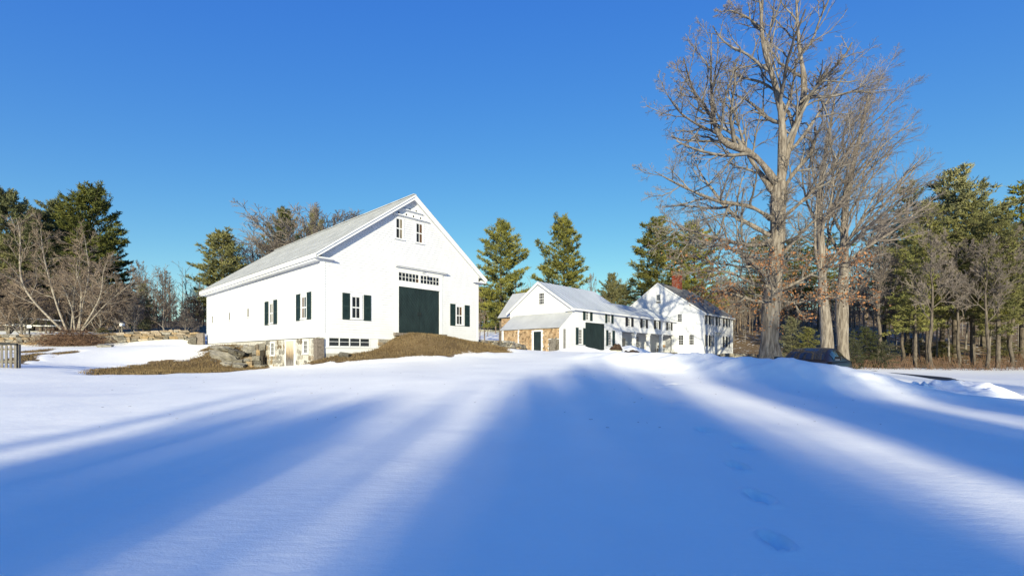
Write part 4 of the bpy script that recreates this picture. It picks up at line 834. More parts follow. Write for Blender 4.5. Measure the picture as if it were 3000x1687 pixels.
# ---- the old maple beside the drive
TY = 26.0
tx, ty_, tz = at(2256, 1052, TY)
maple = thing('maple_tree', 'huge old bare maple with shaggy trunk and broken limbs beside the drive', 'tree', (tx, ty_, tz - .25))
off = np.array([tx, ty_, tz - .25])
trunk_p, trunk_r = trace([(2256, 1066, 37), (2256, 1045, 31), (2256, 1000, 26), (2257, 950, 26), (2260, 905, 27), (2266, 860, 25), (2270, 805, 23), (2274, 760, 22), (2278, 690, 22), (2279, 630, 23), (2280, 577, 24), (2284, 535, 22)], TY, 0, 40)
limbs = [trace(q, TY, dy, 16) for q, dy in [
    ([(2284, 545, 18), (2292, 470, 15), (2294, 397, 13.5), (2290, 330, 12), (2278, 261, 11), (2254, 199, 9), (2232, 124, 7.5), (2226, 62, 6.5), (2235, 0, 5), (2238, -70, 3), (2246, -130, 1.5)], -1.0),
    ([(2286, 540, 18), (2305, 440, 14.5), (2340, 348, 12.5), (2365, 273, 11), (2353, 205, 8), (2340, 143, 7), (2337, 75, 5.5), (2331, 0, 4.5), (2336, -60, 3), (2342, -120, 1.5)], 1.5),
    ([(2272, 535, 15), (2258, 515, 14), (2235, 478, 13), (2204, 444, 12), (2160, 431, 12), (2111, 428, 10), (2098, 385, 8.5), (2086, 338, 7.5), (2088, 290, 6.5), (2080, 236, 5), (2083, 174, 3.5), (2085, 99, 1.5)], -3.0),
    ([(2098, 385, 6), (2086, 345, 6), (2061, 304, 5), (2030, 267, 4), (2015, 217, 3), (2002, 168, 1.4)], -4.0),
    ([(2108, 400, 5), (2098, 388, 5), (2055, 373, 4.5), (1999, 338, 3.5), (1975, 310, 2.8), (1956, 279, 1.6)], -4.2),
    ([(2262, 560, 11), (2238, 520, 9), (2205, 480, 7), (2180, 430, 6), (2160, 350, 4.5), (2135, 290, 3), (2130, 240, 1.5)], 2.5),
    ([(2258, 640, 10), (2198, 600, 8), (2117, 596, 7), (2036, 565, 5), (1974, 534, 3.6), (1918, 503, 1.6)], -3.5),
    ([(2256, 690, 9), (2198, 658, 7.5), (2142, 627, 6), (2090, 560, 4.5), (2060, 520, 3), (2030, 470, 1.5)], 3.0),
    ([(2256, 705, 10), (2225, 722, 9), (2198, 720, 8), (2136, 708, 6.5), (2067, 689, 5), (1999, 667, 3.5), (1940, 640, 1.5)], -2.5),
    ([(2256, 815, 10), (2222, 790, 8), (2198, 757, 6.5), (2123, 720, 4.5), (2050, 705, 3), (1990, 712, 1.4)], -4.0),
    ([(2256, 840, 8), (2210, 835, 6), (2150, 800, 4.5), (2080, 790, 3.2), (2010, 800, 1.4)], -3.0),
    ([(2290, 560, 10), (2330, 500, 8), (2378, 450, 6.5), (2390, 400, 4.5), (2388, 372, 4)], -2.0),
    ([(2292, 640, 9), (2350, 590, 7), (2420, 520, 5), (2470, 440, 3.6), (2500, 370, 1.6)], -3.5),
    ([(2292, 745, 8), (2340, 690, 6), (2390, 640, 5), (2450, 610, 3.4), (2520, 560, 1.5)], -3.0),
    ([(2284, 850, 7), (2330, 830, 5.5), (2400, 790, 4), (2470, 770, 2.8), (2540, 755, 1.2)], -3.0),
    ([(2280, 880, 7), (2330, 890, 5), (2400, 870, 3.8), (2480, 870, 2.6), (2550, 880, 1.2)], -2.5),
    ([(2244, 885, 7), (2200, 880, 5), (2150, 860, 3.6), (2090, 850, 2.6), (2030, 860, 1.2)], 2.0),
    ([(2300, 455, 8), (2340, 420, 6), (2400, 330, 4.6), (2450, 260, 3.4), (2490, 190, 1.5)], 3.0),
    ([(2278, 270, 6), (2230, 240, 4.5), (2180, 230, 3.4), (2135, 205, 1.4)], 2.0),
    ([(2345, 300, 5), (2400, 250, 3.8), (2460, 180, 1.6)], -2.0),
    ([(2290, 360, 6), (2320, 270, 4.4), (2330, 190, 3.4), (2370, 120, 1.5)], -2.5),
    ([(2226, 80, 4.5), (2190, 50, 3.2), (2140, 30, 2.2), (2110, 36, 1.2)], -1.0)]]
LP, LR = stackPR(limbs)
trunk_r = trunk_r * .88
Vt, Ft = tubes(trunk_p[None] - off, trunk_r[None], 20)
ang_ = np.arctan2(Vt[:, 1] - np.repeat(trunk_p[:, 1] - off[1], 20), Vt[:, 0] - np.repeat(trunk_p[:, 0] - off[0], 20)); cen = np.repeat(trunk_p - off, 20, axis=0)
zz = Vt[:, 2]; ridg = 1 + .07 * np.sin(ang_ * 5 + zz * .35) + .05 * np.sin(ang_ * 9 - zz * .6) + .10 * vnoise(ang_ * 2.2 + 20, zz, .8, 77) + np.clip(1 - zz / 1.2, 0, 1) * .22 * np.sin(ang_ * 4 + 1) ** 2
Vt = cen + (Vt - cen) * ridg[:, None]
Vl, Fl = tubes(LP - off, .74 * LR * (1 + .14 * RS.randn(*LR.shape)), 8)
V, Fq = joinVF([(Vt, Ft), (Vl, Fl)]); mobj('trunk', np_mesh('trunk', V, Fq, True), M['bark'], maple)
c1 = spawn(LP, LR, 10, .16, .97, (28, 62), (.26, .52), 9, .5, (0, 0, .07), .15, .012)
c1b = spawn(trunk_p[None], trunk_r[None], 34, .26, .98, (45, 85), (.14, .34), 9, .15, (0, 0, .05), .15, .012)
CP = np.concatenate([c1[0], c1b[0]]); CR = np.concatenate([c1[1], c1b[1]])
c2 = spawn(CP, CR, 8, .14, .97, (25, 60), (.36, .62), 7, .6, (0, 0, .06), .15, .009)
c3 = spawn(c2[0], c2[1], 6, .12, .98, (22, 55), (.38, .66), 4, .62, (0, 0, .05), .13, .0062)
c4 = spawn(c3[0], c3[1], 2, .2, 1.0, (18, 48), (.42, .7), 3, .7, (0, 0, .04), .10, .0055)
V, Fq = joinVF([tubes(CP - off, CR, 5), tubes(c2[0] - off, c2[1], 4)]); mobj('branches', np_mesh('branches', V, Fq, True), M['limb'], maple)
V, Fq = joinVF([tubes(c3[0] - off, c3[1], 3), tubes(c4[0] - off, c4[1], 3)]); tag(mobj('crown', np_mesh('crown', V, Fq), M['twig'], maple), kind='stuff')
def leaf_faces(pts, size, n_each=1):
    N = len(pts); d = unit(RS.randn(N, 3)); e = unit(np.cross(d, RS.randn(N, 3))); s = rnd(.6, 1.3, N)[:, None] * size
    V = np.stack([pts - d * s * .2, pts + e * s * .45 + d * s * .3, pts + d * s, pts - e * s * .45 + d * s * .3], 1).reshape(-1, 3); return V, np.arange(N * 4).reshape(-1, 4)
tips = c3[0][:, -1]; low = tips[(tips[:, 2] < 7.2) & (tips[:, 2] > 2.6)]
low = low[RS.rand(len(low)) < np.clip(.75 - np.abs(low[:, 0] - tx) / 11, .08, .6)]; ka = RS.rand(260) * 6.28; kz = RS.uniform(2.8, 5.6, 260)
hug = np.stack([tx + np.cos(ka) * RS.uniform(.45, .9, 260), ty_ + np.sin(ka) * RS.uniform(.45, .9, 260), kz], -1)
lowp = np.concatenate([low, low, hug]); V, Fq = leaf_faces(lowp + RS.randn(len(lowp), 3) * .13 - off, .105); tag(mobj('leaves', np_mesh('leaves', V, Fq), M['leaf'], maple), kind='stuff')

# ---- generic bare tree
def bare_tree(h, r0, spread, seed, nl=9, lean=(0, 0), fork=.3, n1=7, n2=6, n3=5, n4=0, up=.12, K0=12, twig_r=.005, trunk_m='limb', twig_m='twig', side_bias=(0, 0, 0), fine=True, trunk_path=None, tf=.82, ang=(25, 52), limb_rr=.55):
    global RS
    RS = np.random.RandomState(seed)
    if trunk_path is None:
        z = np.linspace(-.3, h * tf, K0); wob = np.cumsum(RS.randn(K0, 2) * .018 * h / K0 * 4, axis=0)
        tp = np.stack([wob[:, 0] + lean[0] * np.clip(z / h, 0, 1) ** 1.4 * h, wob[:, 1] + lean[1] * np.clip(z / h, 0, 1) ** 1.4 * h, z], -1); tr = r0 * np.interp(np.linspace(0, 1, K0), [0, .04, .3, 1], [1.35, 1.05, .85, .12])
    else: tp, tr = trunk_path
    L = spawn(tp[None], tr[None], nl, fork, .97, ang, (spread, spread * 1.3), 9, limb_rr, (side_bias[0], side_bias[1], up), .10, .012)
    B = spawn(L[0], L[1], n1, .2, .98, (22, 50), (.34, .58), 6, .6, (side_bias[0] * .6, side_bias[1] * .6, up * .8), .12, .008)
    T2 = spawn(B[0], B[1], n2, .15, .98, (20, 50), (.42, .75), 4, .62, (0, 0, up * .4), .12, twig_r * 1.3)
    T3 = spawn(T2[0], T2[1], n3, .15, 1, (18, 48), (.48, .85), 3, .7, (0, 0, up * .2), .1, twig_r)
    Vt, Ft = joinVF([tubes(tp[None], tr[None], 10), tubes(L[0], L[1], 6)]); trunk = np_mesh('trunk', Vt, Ft, True); trunk.materials.append(M[trunk_m])
    parts = [tubes(B[0], B[1], 4), tubes(T2[0], T2[1], 3), tubes(T3[0], T3[1], 3)]
    if n4: T4 = spawn(T3[0], T3[1], n4, .2, 1, (15, 45), (.4, .7), 3, .8, (0, 0, .03), .1, twig_r * .85); parts.append(tubes(T4[0], T4[1], 3))
    V, Fq = joinVF(parts); crown = np_mesh('crown', V, Fq); crown.materials.append(M[twig_m]); return trunk, crown, (L, T2)
def plant(name, label, cat, meshes, loc, rz=0, sc=(1, 1, 1), group=None, names=('trunk', 'crown'), kinds=(None, 'stuff')):
    t = thing(name, label, cat, loc, rz, group); t.scale = sc if hasattr(sc, '__len__') else (sc, sc, sc)
    for m, n, k in zip(meshes, names, kinds):
        o = bpy.data.objects.new(n, m); link(o, t)
        if k: o['kind'] = k
    return t
# two old trees behind the car
for (bx, by, Yd, path, lab, sb, seed, nl, hh) in (
    (2424, 1052, 33.0, [(2424, 1062, 23), (2424, 1000, 20), (2420, 940, 18), (2410, 870, 14), (2408, 780, 12.5), (2404, 680, 11), (2398, 600, 10), (2410, 500, 8), (2425, 410, 6), (2440, 330, 4), (2448, 270, 2)], 'tall bare tree with smooth grey trunk standing behind the parked car', (.06, -.02, 0), 101, 18, 0),
    (2472, 1056, 33.6, [(2470, 1066, 22), (2470, 1010, 17), (2466, 950, 20), (2464, 905, 21), (2468, 850, 18), (2473, 790, 15), (2474, 700, 12.5), (2472, 620, 10.5), (2490, 520, 8.5), (2515, 420, 6), (2535, 330, 4), (2548, 260, 2)], 'leaning bare tree with wind swept crown, right of the smooth grey trunk', (.12, -.02, -.01), 205, 22, 0)):
    o3 = at(bx, by, Yd); o3[2] -= .2
    tp, tr = trace(path, Yd, 0, 22); tp = tp - o3
    trunk, crown, (Lm, Tt) = bare_tree(0, 0, .31, seed, nl=nl, fork=.26, n1=8, n2=7, n3=5, n4=0, up=.11, trunk_m='bark', side_bias=sb, trunk_path=(tp, tr * .85), twig_r=.0052, limb_rr=.42)
    t = plant('bare_tree', lab, 'tree', (trunk, crown), tuple(o3))
    tp_ = Tt[0][:, -1]; lw = tp_[(tp_[:, 2] < 6.5)]; lw = lw[RS.rand(len(lw)) < .16]
    if len(lw): V, Fq = leaf_faces(lw + RS.randn(len(lw), 3) * .12, .10); tag(mobj('leaves', np_mesh('leaves', V, Fq), M['leaf'], t), kind='stuff')

# ---- pines
def pine(h, seed, rmax, base=.25, r0=.28, dens=1.0, mat_='needle', droop=0.0, clump=.34, flat=.45, irregular=.35, wide=.62, pw=.72):
    rs = np.random.RandomState(seed); z = np.linspace(-.3, h, 14); wob = np.cumsum(rs.randn(14, 2) * .012 * h / 3, axis=0) * .25
    tp = np.stack([wob[:, 0], wob[:, 1], z], -1); tr = r0 * np.linspace(1.1, .08, 14); tV, tF = tubes(tp[None], tr[None], 9)
    BP, BR = [], []; zz = base * h; lob = rs.uniform(.55, 1.25, 9)
    while zz < h * .985:
        f = (zz / h - base) / (1 - base); prof = (np.sin(np.pi * min(1, (1 - f) ** pw * wide)) / np.sin(np.pi * min(.5, wide))) ** .9 if f > 0 else 1
        nb = rs.randint(4, 7)
        a0 = rs.rand() * 6.28
        for b in range(nb):
            a = a0 + b * 6.28 / nb + rs.randn() * .3; L = rmax * prof * rs.uniform(1 - irregular, 1 + irregular * .55) * lob[int((a % 6.28) / 6.28 * 8.99)]
            if L < .25: L = .25
            el = np.radians(-8 + 55 * f ** 1.6 + rs.randn() * 7 - droop); K = 7; s = np.linspace(0, 1, K)
            x = np.interp(zz, z, tp[:, 0]); y = np.interp(zz, z, tp[:, 1])
            rad = L * s * np.cos(el); up = L * s * np.sin(el) + L * .16 * s ** 2.2 * (1 if f < .8 else 0)
            BP.append(np.stack([x + rad * np.cos(a), y + rad * np.sin(a), zz + up], -1)); BR.append(np.maximum(.045 * L / rmax * (1 - .85 * s) * (r0 / .28), .008))
        zz += h * rs.uniform(.022, .040)
    BP = np.array(BP); BR = np.array(BR); bV, bF = tubes(BP, BR, 4)
    # clumps of needles along the outer part of each branch and its side sprays
    N = len(BP); bl = np.linalg.norm(BP[:, -1] - BP[:, 0], axis=1); cl = []
    for i in range(N):
        nc = max(3, int(bl[i] * 6.5 * dens)); s = .22 + .80 * rs.rand(nc) ** .75; s = np.minimum(s, 1.02); f = s * 6; k = np.minimum(f.astype(int), 5); w = (f - k)[:, None]
        p = BP[i, k] * (1 - w) + BP[i, k + 1] * w; d = unit(BP[i, -1] - BP[i, 0]); side = unit(np.cross(d, [0, 0, 1.])); sp = (rs.rand(nc) * 2 - 1) * (.32 * bl[i] * (1.12 - s) + .16)
        p = p + side[None] * sp[:, None] + np.array([0, 0, 1.])[None] * (rs.randn(nc) * .09 + .05)[:, None] + d[None] * (-np.abs(sp) * .15)[:, None]
        cl.append(np.concatenate([p, np.repeat(d[None], nc, 0) + side[None] * (sp / (bl[i] * .4 + .2))[:, None] * .6], 1))
    cl = np.concatenate(cl); nn = 7; C = np.repeat(cl[:, :3], nn, 0); D = np.repeat(unit(cl[:, 3:]), nn, 0); M_ = len(C)
    dirs = unit(D * .55 + rs.randn(M_, 3) * np.array([.75, .75, .55]) + np.array([0, 0, flat])); wv = unit(np.cross(dirs, rs.randn(M_, 3))); Ln = clump * rs.uniform(.6, 1.35, M_)[:, None]
    st = C + rs.randn(M_, 3) * clump * .22
    V = np.stack([st - wv * Ln * .13, st + wv * Ln * .13, st + dirs * Ln + wv * Ln * .05, st + dirs * Ln - wv * Ln * .05], 1).reshape(-1, 3); Fn = np.arange(M_ * 4).reshape(-1, 4)
    tV, tF = joinVF([(tV, tF), (bV, bF)]); trunk = np_mesh('trunk', tV, tF, True); trunk.materials.append(M['pinebark']); cr = np_mesh('crown', V, Fn); cr.materials.append(M[mat_]); return trunk, cr
PINES = [pine(20, 1, 4.6, .14, dens=1.35, clump=.38), pine(20, 2, 4.9, .18, dens=1.3, irregular=.45, clump=.38), pine(20, 3, 4.4, .24, dens=1.25, irregular=.5, clump=.38), pine(20, 4, 5.6, .08, mat_='needle_dark', dens=1.35, wide=.7, clump=.38)]
DOME = pine(20, 31, 5.0, .08, mat_='needle_dark', dens=.42, wide=.8, clump=.42, pw=.42, irregular=.3)
TALL = [pine(22, 11, 4.6, .22, .30, dens=1.05, irregular=.55, flat=.35, wide=.7), pine(22, 12, 4.2, .28, .27, dens=1.0, irregular=.55, flat=.35, wide=.7)]
LOWS = [pine(8, 21, 2.6, .04, .12, dens=.85, mat_='hemlock', droop=12, clump=.24, irregular=.85), pine(8, 22, 2.2, .12, .11, dens=.8, mat_='needle', droop=4, clump=.26, irregular=.65)]
def put_pine(px, py, Y, hw, meshes, href, rref, label, group=None, name='pine_tree', zb=None):
    """a pine whose tip shows at a photo pixel, with the crown half-width in pixels"""
    x = (px - HX) / FPX * Y; z1 = CAMZ + (HY - py) / FPX * Y; z0 = float(H(x, Y)) - .1 if zb is None else zb; h = z1 - z0; s = h / href; w = hw / FPX * Y / rref
    return plant(name, label, 'tree', meshes, (x, Y, z0), random.uniform(0, 6.28), (w, w, s), group)
for px, py, Y, hw, k, lab in [
    (262, 556, 60, 118, 3, 'broad dark pine with bushy rounded top behind the birches'), (646, 672, 58, 100, 0, 'green pine standing behind the far end of the barn roof'),
    (834, 622, 72, 74, 3, 'dark rounded pine behind the barn roof, behind the bare crown'), (925, 612, 78, 50, 1, 'narrow pine top showing above the barn roof beside the bare crown'),
    (1466, 646, 72, 92, 1, 'tall shaggy pine beside the right end of the barn'), (1656, 634, 68, 96, 0, 'tall pine with split top behind the shed gable'),
    (1793, 800, 76, 46, 1, 'small pine behind the roof between wing and farmhouse'), (1925, 640, 74, 100, 2, 'large pine rising left of the brick chimney'), (2036, 648, 82, 92, 1, 'large pine rising right of the brick chimney'),
    (2800, 498, 52, 128, 2, 'tallest pine of the woods, with wide ragged top')]:
    put_pine(px, py, Y, hw, PINES[k], 20, (4.6, 4.9, 4.4, 5.6)[k], lab)
for px, py, Y, hw, k in [(165, 600, 66, 96, 3), (95, 612, 63, 90, 1), (20, 566, 58, 88, 3), (-60, 590, 60, 100, 3), (215, 640, 72, 90, 3), (120, 660, 56, 90, 3), (-10, 680, 54, 90, 1), (300, 700, 66, 80, 3)]:
    put_pine(px, py, Y, hw, PINES[k], 20, (4.6, 4.9, 4.4, 5.6)[k], 'dense dark pine in the grove left of the broad rounded pine', 'pines in the left grove')
for px, py, Y, hw, k in [(2655, 545, 58, 88, 1), (2720, 600, 48, 92, 0), (2850, 590, 47, 96, 1), (2925, 620, 44, 84, 0), (2995, 540, 50, 110, 1), (3060, 590, 46, 100, 0), (2590, 640, 62, 80, 0), (2880, 680, 60, 90, 0), (2760, 660, 64, 90, 1), (2680, 690, 45, 78, 1), (2960, 700, 56, 90, 1), (2330, 700, 90, 90, 0), (2230, 690, 95, 90, 1), (2400, 690, 84, 90, 1)]:
    put_pine(px, py, Y, hw, TALL[k], 22, (4.4, 4.0)[k], 'tall woodland pine with bare lower trunk beyond the drive', 'woodland pines beyond the drive')
for px, py, Y, hw, k in [(2540, 960, 44, 42, 0), (2500, 990, 42, 28, 0), (2585, 1000, 43, 30, 0)]:
    put_pine(px, py, Y, hw, LOWS[k], 8, (2.6, 2.2)[k], 'low dark hemlock at the edge of the woods behind the car', 'hemlocks at the edge of the woods', 'hemlock_tree')
for px, py, Y, hw, k in [(2318, 930, 47, 46, 1), (2368, 960, 46, 40, 1), (2760, 1000, 52, 44, 1), (2930, 985, 50, 46, 1), (2680, 990, 55, 50, 1)]:
    put_pine(px, py, Y, hw, LOWS[k], 8, (2.6, 2.2)[k], 'young light green pine under the taller woodland trees', 'young pines in the woods', 'young_pine_tree')
for px, py, Y, hw in [(420, 830, 52, 36), (300, 960, 46, 30), (270, 985, 46, 24)]:
    put_pine(px, py, Y, hw, LOWS[1], 8, 2.2, 'small young pine among the brush behind the stone wall', 'young pines behind the stone wall', 'young_pine_tree')
for i in range(16):    # evergreens closing the view far behind the buildings
    px = 1290 + i * 66; Y = random.uniform(105, 130)
    put_pine(px, random.uniform(830, 900), Y, random.uniform(60, 90), PINES[i % 3], 20, (4.6, 4.9, 4.4)[i % 3], 'distant pine on the wooded rise far behind the farmhouse', 'distant pines')

# ---- other bare trees and brush
BARE = [bare_tree(13, .22, .95, 301, nl=15, fork=.30, n1=8, n2=6, n3=5, up=.07, twig_r=.014, tf=.5, ang=(22, 62)), bare_tree(12, .16, .38, 302, nl=14, fork=.14, n1=8, n2=6, n3=5, up=.07, twig_r=.015, twig_m='twig_brown'), bare_tree(15, .17, .26, 303, nl=14, fork=.38, n1=7, n2=6, n3=5, up=.11, twig_r=.013, trunk_m='pinebark')]
BUSH = [bare_tree(5, .08, .55, 311, nl=18, fork=.04, n1=8, n2=6, n3=5, up=.05, twig_r=.013, twig_m='twig_brown'), bare_tree(5, .07, .5, 312, nl=16, fork=.08, n1=8, n2=6, n3=5, up=.07, twig_r=.012)]
STEM = [bare_tree(16, .13, .16, 321, nl=16, fork=.30, n1=6, n2=5, n3=4, up=.08, twig_r=.016), bare_tree(16, .12, .15, 322, nl=16, fork=.34, n1=6, n2=5, n3=4, up=.06, twig_r=.016, twig_m='twig_brown')]
VASE = bare_tree(13, .20, .80, 341, nl=18, fork=.30, n1=9, n2=7, n3=4, up=.06, twig_r=.010, tf=.55, ang=(22, 60))
RS = np.random.RandomState(99)
def put_bare(px, py, Y, wx, meshes, href, label, group=None, name='bare_tree'):
    x = (px - HX) / FPX * Y; z1 = CAMZ + (HY - py) / FPX * Y; z0 = float(H(x, Y)) - .1; s = (z1 - z0) / href
    return plant(name, label, 'tree', meshes[:2], (x, Y, z0), random.uniform(0, 6.28), (s * wx, s * wx, s), group)
put_bare(905, 522, 68, 1.35, VASE, 12.0, 'wide bare crown showing above the barn roof'); put_bare(765, 628, 66, 1.2, VASE, 12.0, 'low bare crown showing over the barn roof beside the dark pine')
put_bare(485, 772, 52, .95, BARE[1], 12.2, 'dark bare tree with upright crown beyond the stone wall'); put_bare(405, 735, 56, .8, BARE[2], 15, 'slender pale bare tree beyond the stone wall')
put_bare(1735, 770, 60, .5, BARE[2], 15, 'thin pale bare tree behind the metal roof')
put_bare(545, 905, 47, 1.1, BUSH[1], 5, 'small pale spreading tree beyond the wall near the barn', name='small_tree'); put_bare(392, 868, 46, 1.0, BUSH[1], 5, 'small orchard tree behind the bird feeder', name='small_tree')
for px, py, Y, wx, k in [(30, 790, 47, 1.2, 0), (200, 800, 49, 1.2, 0), (290, 830, 48, 1.2, 0), (350, 830, 50, 1.2, 0), (60, 830, 44, 1.2, 0), (-30, 800, 45, 1.3, 0), (330, 880, 52, 1.3, 1), (430, 880, 54, 1.3, 0), (500, 900, 53, 1.2, 1), (250, 850, 52, 1.4, 0), (150, 860, 50, 1.4, 1), (570, 870, 56, 1.2, 0)]:
    put_bare(px, py, Y, wx, BUSH[k], 5, 'brown twiggy thicket shrub behind the stone wall', 'thicket behind the stone wall', 'thicket_shrub')
for i in range(34):   # thin grey stems of the right-hand woods
    px = 2490 + i * 17 + random.uniform(-8, 8); Y = random.uniform(48, 74)
    put_bare(px, random.uniform(640, 800), Y, .8, STEM[i % 2], 16, 'thin grey woodland stem among the pines beyond the drive', 'thin stems in the woods beyond the drive')
for i in range(40):   # dense grey wood behind the farmhouse
    px = 2120 + i * 10 + random.uniform(-7, 7); Y = random.uniform(72, 96)
    put_bare(px, random.uniform(800, 880), Y, .9, STEM[i % 2], 16, 'slender grey stem in the dense wood right of the farmhouse', 'stems of the wood behind the farmhouse')
for i in range(10):
    put_bare(-40 + i * 48 + random.uniform(-12, 12), random.uniform(790, 870), random.uniform(62, 75), 1.0, BARE[1 if i % 2 else 2], 13, 'brown bare tree in the wood behind the thicket', 'bare trees behind the thicket')
for i in range(6):
    put_bare(2570 + i * 80, random.uniform(640, 780), random.uniform(42, 52), .9, BARE[2], 13, 'spreading bare tree at the edge of the right hand woods', 'bare trees at the edge of the woods')
# a far wood that reads as one mass
def far_wood():
    rs = np.random.RandomState(5); n = 1100; ang = np.concatenate([rs.uniform(-.90, -.50, 350), rs.uniform(-.1, .42, 150), rs.uniform(.42, .92, 600)]); Y = 84 + rs.rand(n) ** 1.3 * 80; X = np.tan(ang) * Y; z0 = H(X, Y, False); h = rs.uniform(6, 13, n)
    K = 4; s = np.linspace(0, 1, K); P = np.stack([X[:, None] + rs.randn(n, K) * .25 * s, Y[:, None] + 0 * s, z0[:, None] - .3 + h[:, None] * s], -1); Rr = .11 * rs.uniform(.5, 1.5, n)[:, None] * (1 - .7 * s)
    c = spawn(P, Rr, 6, .15, 1, (25, 60), (.2, .42), 3, .5, (0, 0, .1), .15, .03); d = spawn(c[0], c[1], 3, .2, 1, (25, 55), (.45, .8), 3, .6, (0, 0, .1), .15, .024)
    V, Fq = joinVF([tubes(P, Rr, 4), tubes(c[0], c[1], 3), tubes(d[0], d[1], 3)]); return np_mesh('distant_wood', V, Fq)
tag(mobj('distant_wood', far_wood(), M['twig_brown']), 'grey brown bare wood on the rise far behind everything', 'wood', kind='stuff')

# ---- birch clump by the stone wall
BY = 40.0; c5 = lambda x, y, h: (x / 2.3, 500 + y / 2.3, h / 2.3)
bo = at(212, 966, BY); bo[2] -= .1
birch = thing('birch_tree', 'clump of leaning white birch stems growing from brush at the stone wall', 'tree', tuple(bo))
stems = [([(415, 1070, 11), (250, 910, 10), (155, 790, 9), (130, 690, 8), (135, 600, 7), (130, 510, 6), (150, 450, 5), (110, 320, 2)], -.5), ([(450, 1075, 10), (400, 960, 9), (345, 780, 8), (310, 640, 7), (285, 540, 6), (275, 390, 2)], .5),
         ([(505, 1075, 9), (490, 940, 8), (440, 810, 6), (410, 755, 3)], -1), ([(535, 1075, 9), (545, 900, 8), (552, 800, 6), (510, 690, 5), (525, 600, 2)], 1.0), ([(550, 1075, 9), (620, 960, 8), (665, 880, 7), (690, 800, 6), (690, 690, 4), (730, 600, 2)], -1.2),
         ([(555, 1075, 8), (700, 910, 6), (830, 800, 4), (950, 720, 1.5)], .8), ([(520, 1075, 8), (570, 850, 6), (605, 680, 5), (580, 520, 3), (570, 440, 1.5)], 2.0), ([(480, 1075, 7), (500, 800, 5), (540, 640, 3), (530, 560, 1.5)], 2.5)]
SP, SR = stackPR([trace([c5(*q) for q in s], BY, dy, 16) for s, dy in stems])
SR = SR * .66
V, Fq = tubes(SP - bo, SR, 8); mobj('trunk', np_mesh('trunk', V, Fq, True), M['birch'], birch)
b1 = spawn(SP, SR, 16, .22, .98, (25, 65), (.2, .42), 7, .45, (0, 0, .05), .15, .012); b2 = spawn(b1[0], b1[1], 8, .15, 1, (22, 55), (.35, .65), 5, .6, (0, 0, 0), .14, .011); b3 = spawn(b2[0], b2[1], 6, .15, 1, (20, 50), (.4, .7), 3, .7, (0, 0, -.02), .12, .009)
V, Fq = tubes(b1[0] - bo, b1[1], 4); mobj('branches', np_mesh('branches', V, Fq, True), M['birch'], birch)
V, Fq = joinVF([tubes(b2[0] - bo, b2[1], 3), tubes(b3[0] - bo, b3[1], 3)]); tag(mobj('crown', np_mesh('crown', V, Fq), M['twig_brown'], birch), kind='stuff')
# brush heaped at its foot
def brush(n, rx, ry, rz, seed, L=.5):
    rs = np.random.RandomState(seed); d = unit(rs.randn(n, 3) * np.array([1, 1, .6])); p = np.stack([rs.randn(n) * rx * .5, rs.randn(n) * ry * .5, np.abs(rs.randn(n)) * rz * .5], -1); s = np.linspace(0, 1, 4)
    P = p[:, None] + d[:, None] * (s * rs.uniform(.5, 1.5, n)[:, None] * L)[..., None] + rs.randn(n, 4, 3) * .03; P[..., 2] = np.maximum(P[..., 2], -.2); V, Fq = tubes(P, np.full((n, 4), .011), 3); return np_mesh('brush', V, Fq)
for px, py, Y, rx, ry, rz, lab in [(205, 1000, 39.0, 2.6, .9, 1.1, 'heap of reddish brown brush at the foot of the birches')]:
    q = at(px, py, Y); tag(mobj('brush_pile', brush(2600, rx, ry, rz, 3), M['brush']), lab, 'brush pile').location = (q[0], q[1], float(H(q[0], q[1])))

# ---- trees behind the camera, which throw the shadows across the snow
def caster(x, y, h, w, meshes, href, rref, label, group, name='pine_tree'):
    return plant(name, label, 'tree', meshes[:2], (x, y, float(H(x, y)) - .1), random.uniform(0, 6.28), (w / rref, w / rref, h / href), group)
# where each tree's shadow tip falls on the snow (x, y), crown radius, how far south it stands, kind
CAST_PINES = [(-5.5, 8.2, 1.3, -86), (-4.7, 8.6, 1.4, -90), (-3.9, 7.8, 1.2, -84), (-4.2, 6.4, 1.6, -92), (-5.2, 6.2, 1.3, -88), (-7.6, 10.4, .7, -87), (-3.4, 6.4, 1.2, -93), (-6.0, 7.2, 1.1, -95), (-4.6, 7.2, 1.5, -97), (-3.8, 5.6, 1.5, -88), (-5.0, 5.2, 1.5, -94), (-3.6, 7.4, 1.1, -99),
              (-2.4, 7.4, .5, -91), (-1.8, 6.6, .5, -87), (-1.4, 9.8, .55, -95), (-.6, 7.6, .5, -98), (.0, 13.0, 1.0, -90), (1.2, 13.6, 1.3, -84), (2.2, 15.0, 1.6, -92), (3.1, 16.8, 1.5, -88), (4.0, 18.0, 1.2, -94), (1.6, 11.5, 1.6, -86), (2.9, 13.5, 1.8, -95), (4.2, 14, 1.3, -87), (4.1, 10.5, 1.5, -91), (1.0, 8.5, 1.2, -96), (4.3, 8.0, 1.2, -84), (2.6, 8.5, 1.8, -89), (.4, 11, 1.0, -94),
              (11.0, 34, 1.7, -90), (10.3, 29, 1.8, -86), (8.5, 22, 1.5, -93), (7.9, 16, 1.3, -84), (8.9, 17, 1.4, -88), (14.6, 33, 1.8, -88), (15.2, 28, 1.8, -92), (13.4, 19, 1.6, -85), (14.5, 14, 2.0, -90), (18.5, 15, 2.4, -86), (22, 24, 2.8, -91), (9.3, 25, 1.5, -97), (7.3, 13, 1.1, -92)]
CAST_BARE = [(-1.9, 9.5, 1.9, -70, 2), (-1.0, 9.5, 1.8, -76, 2)]
TA, TE = math.tan(R(SUN_AZ)), math.tan(R(SUN_EL)) / math.cos(R(SUN_AZ))
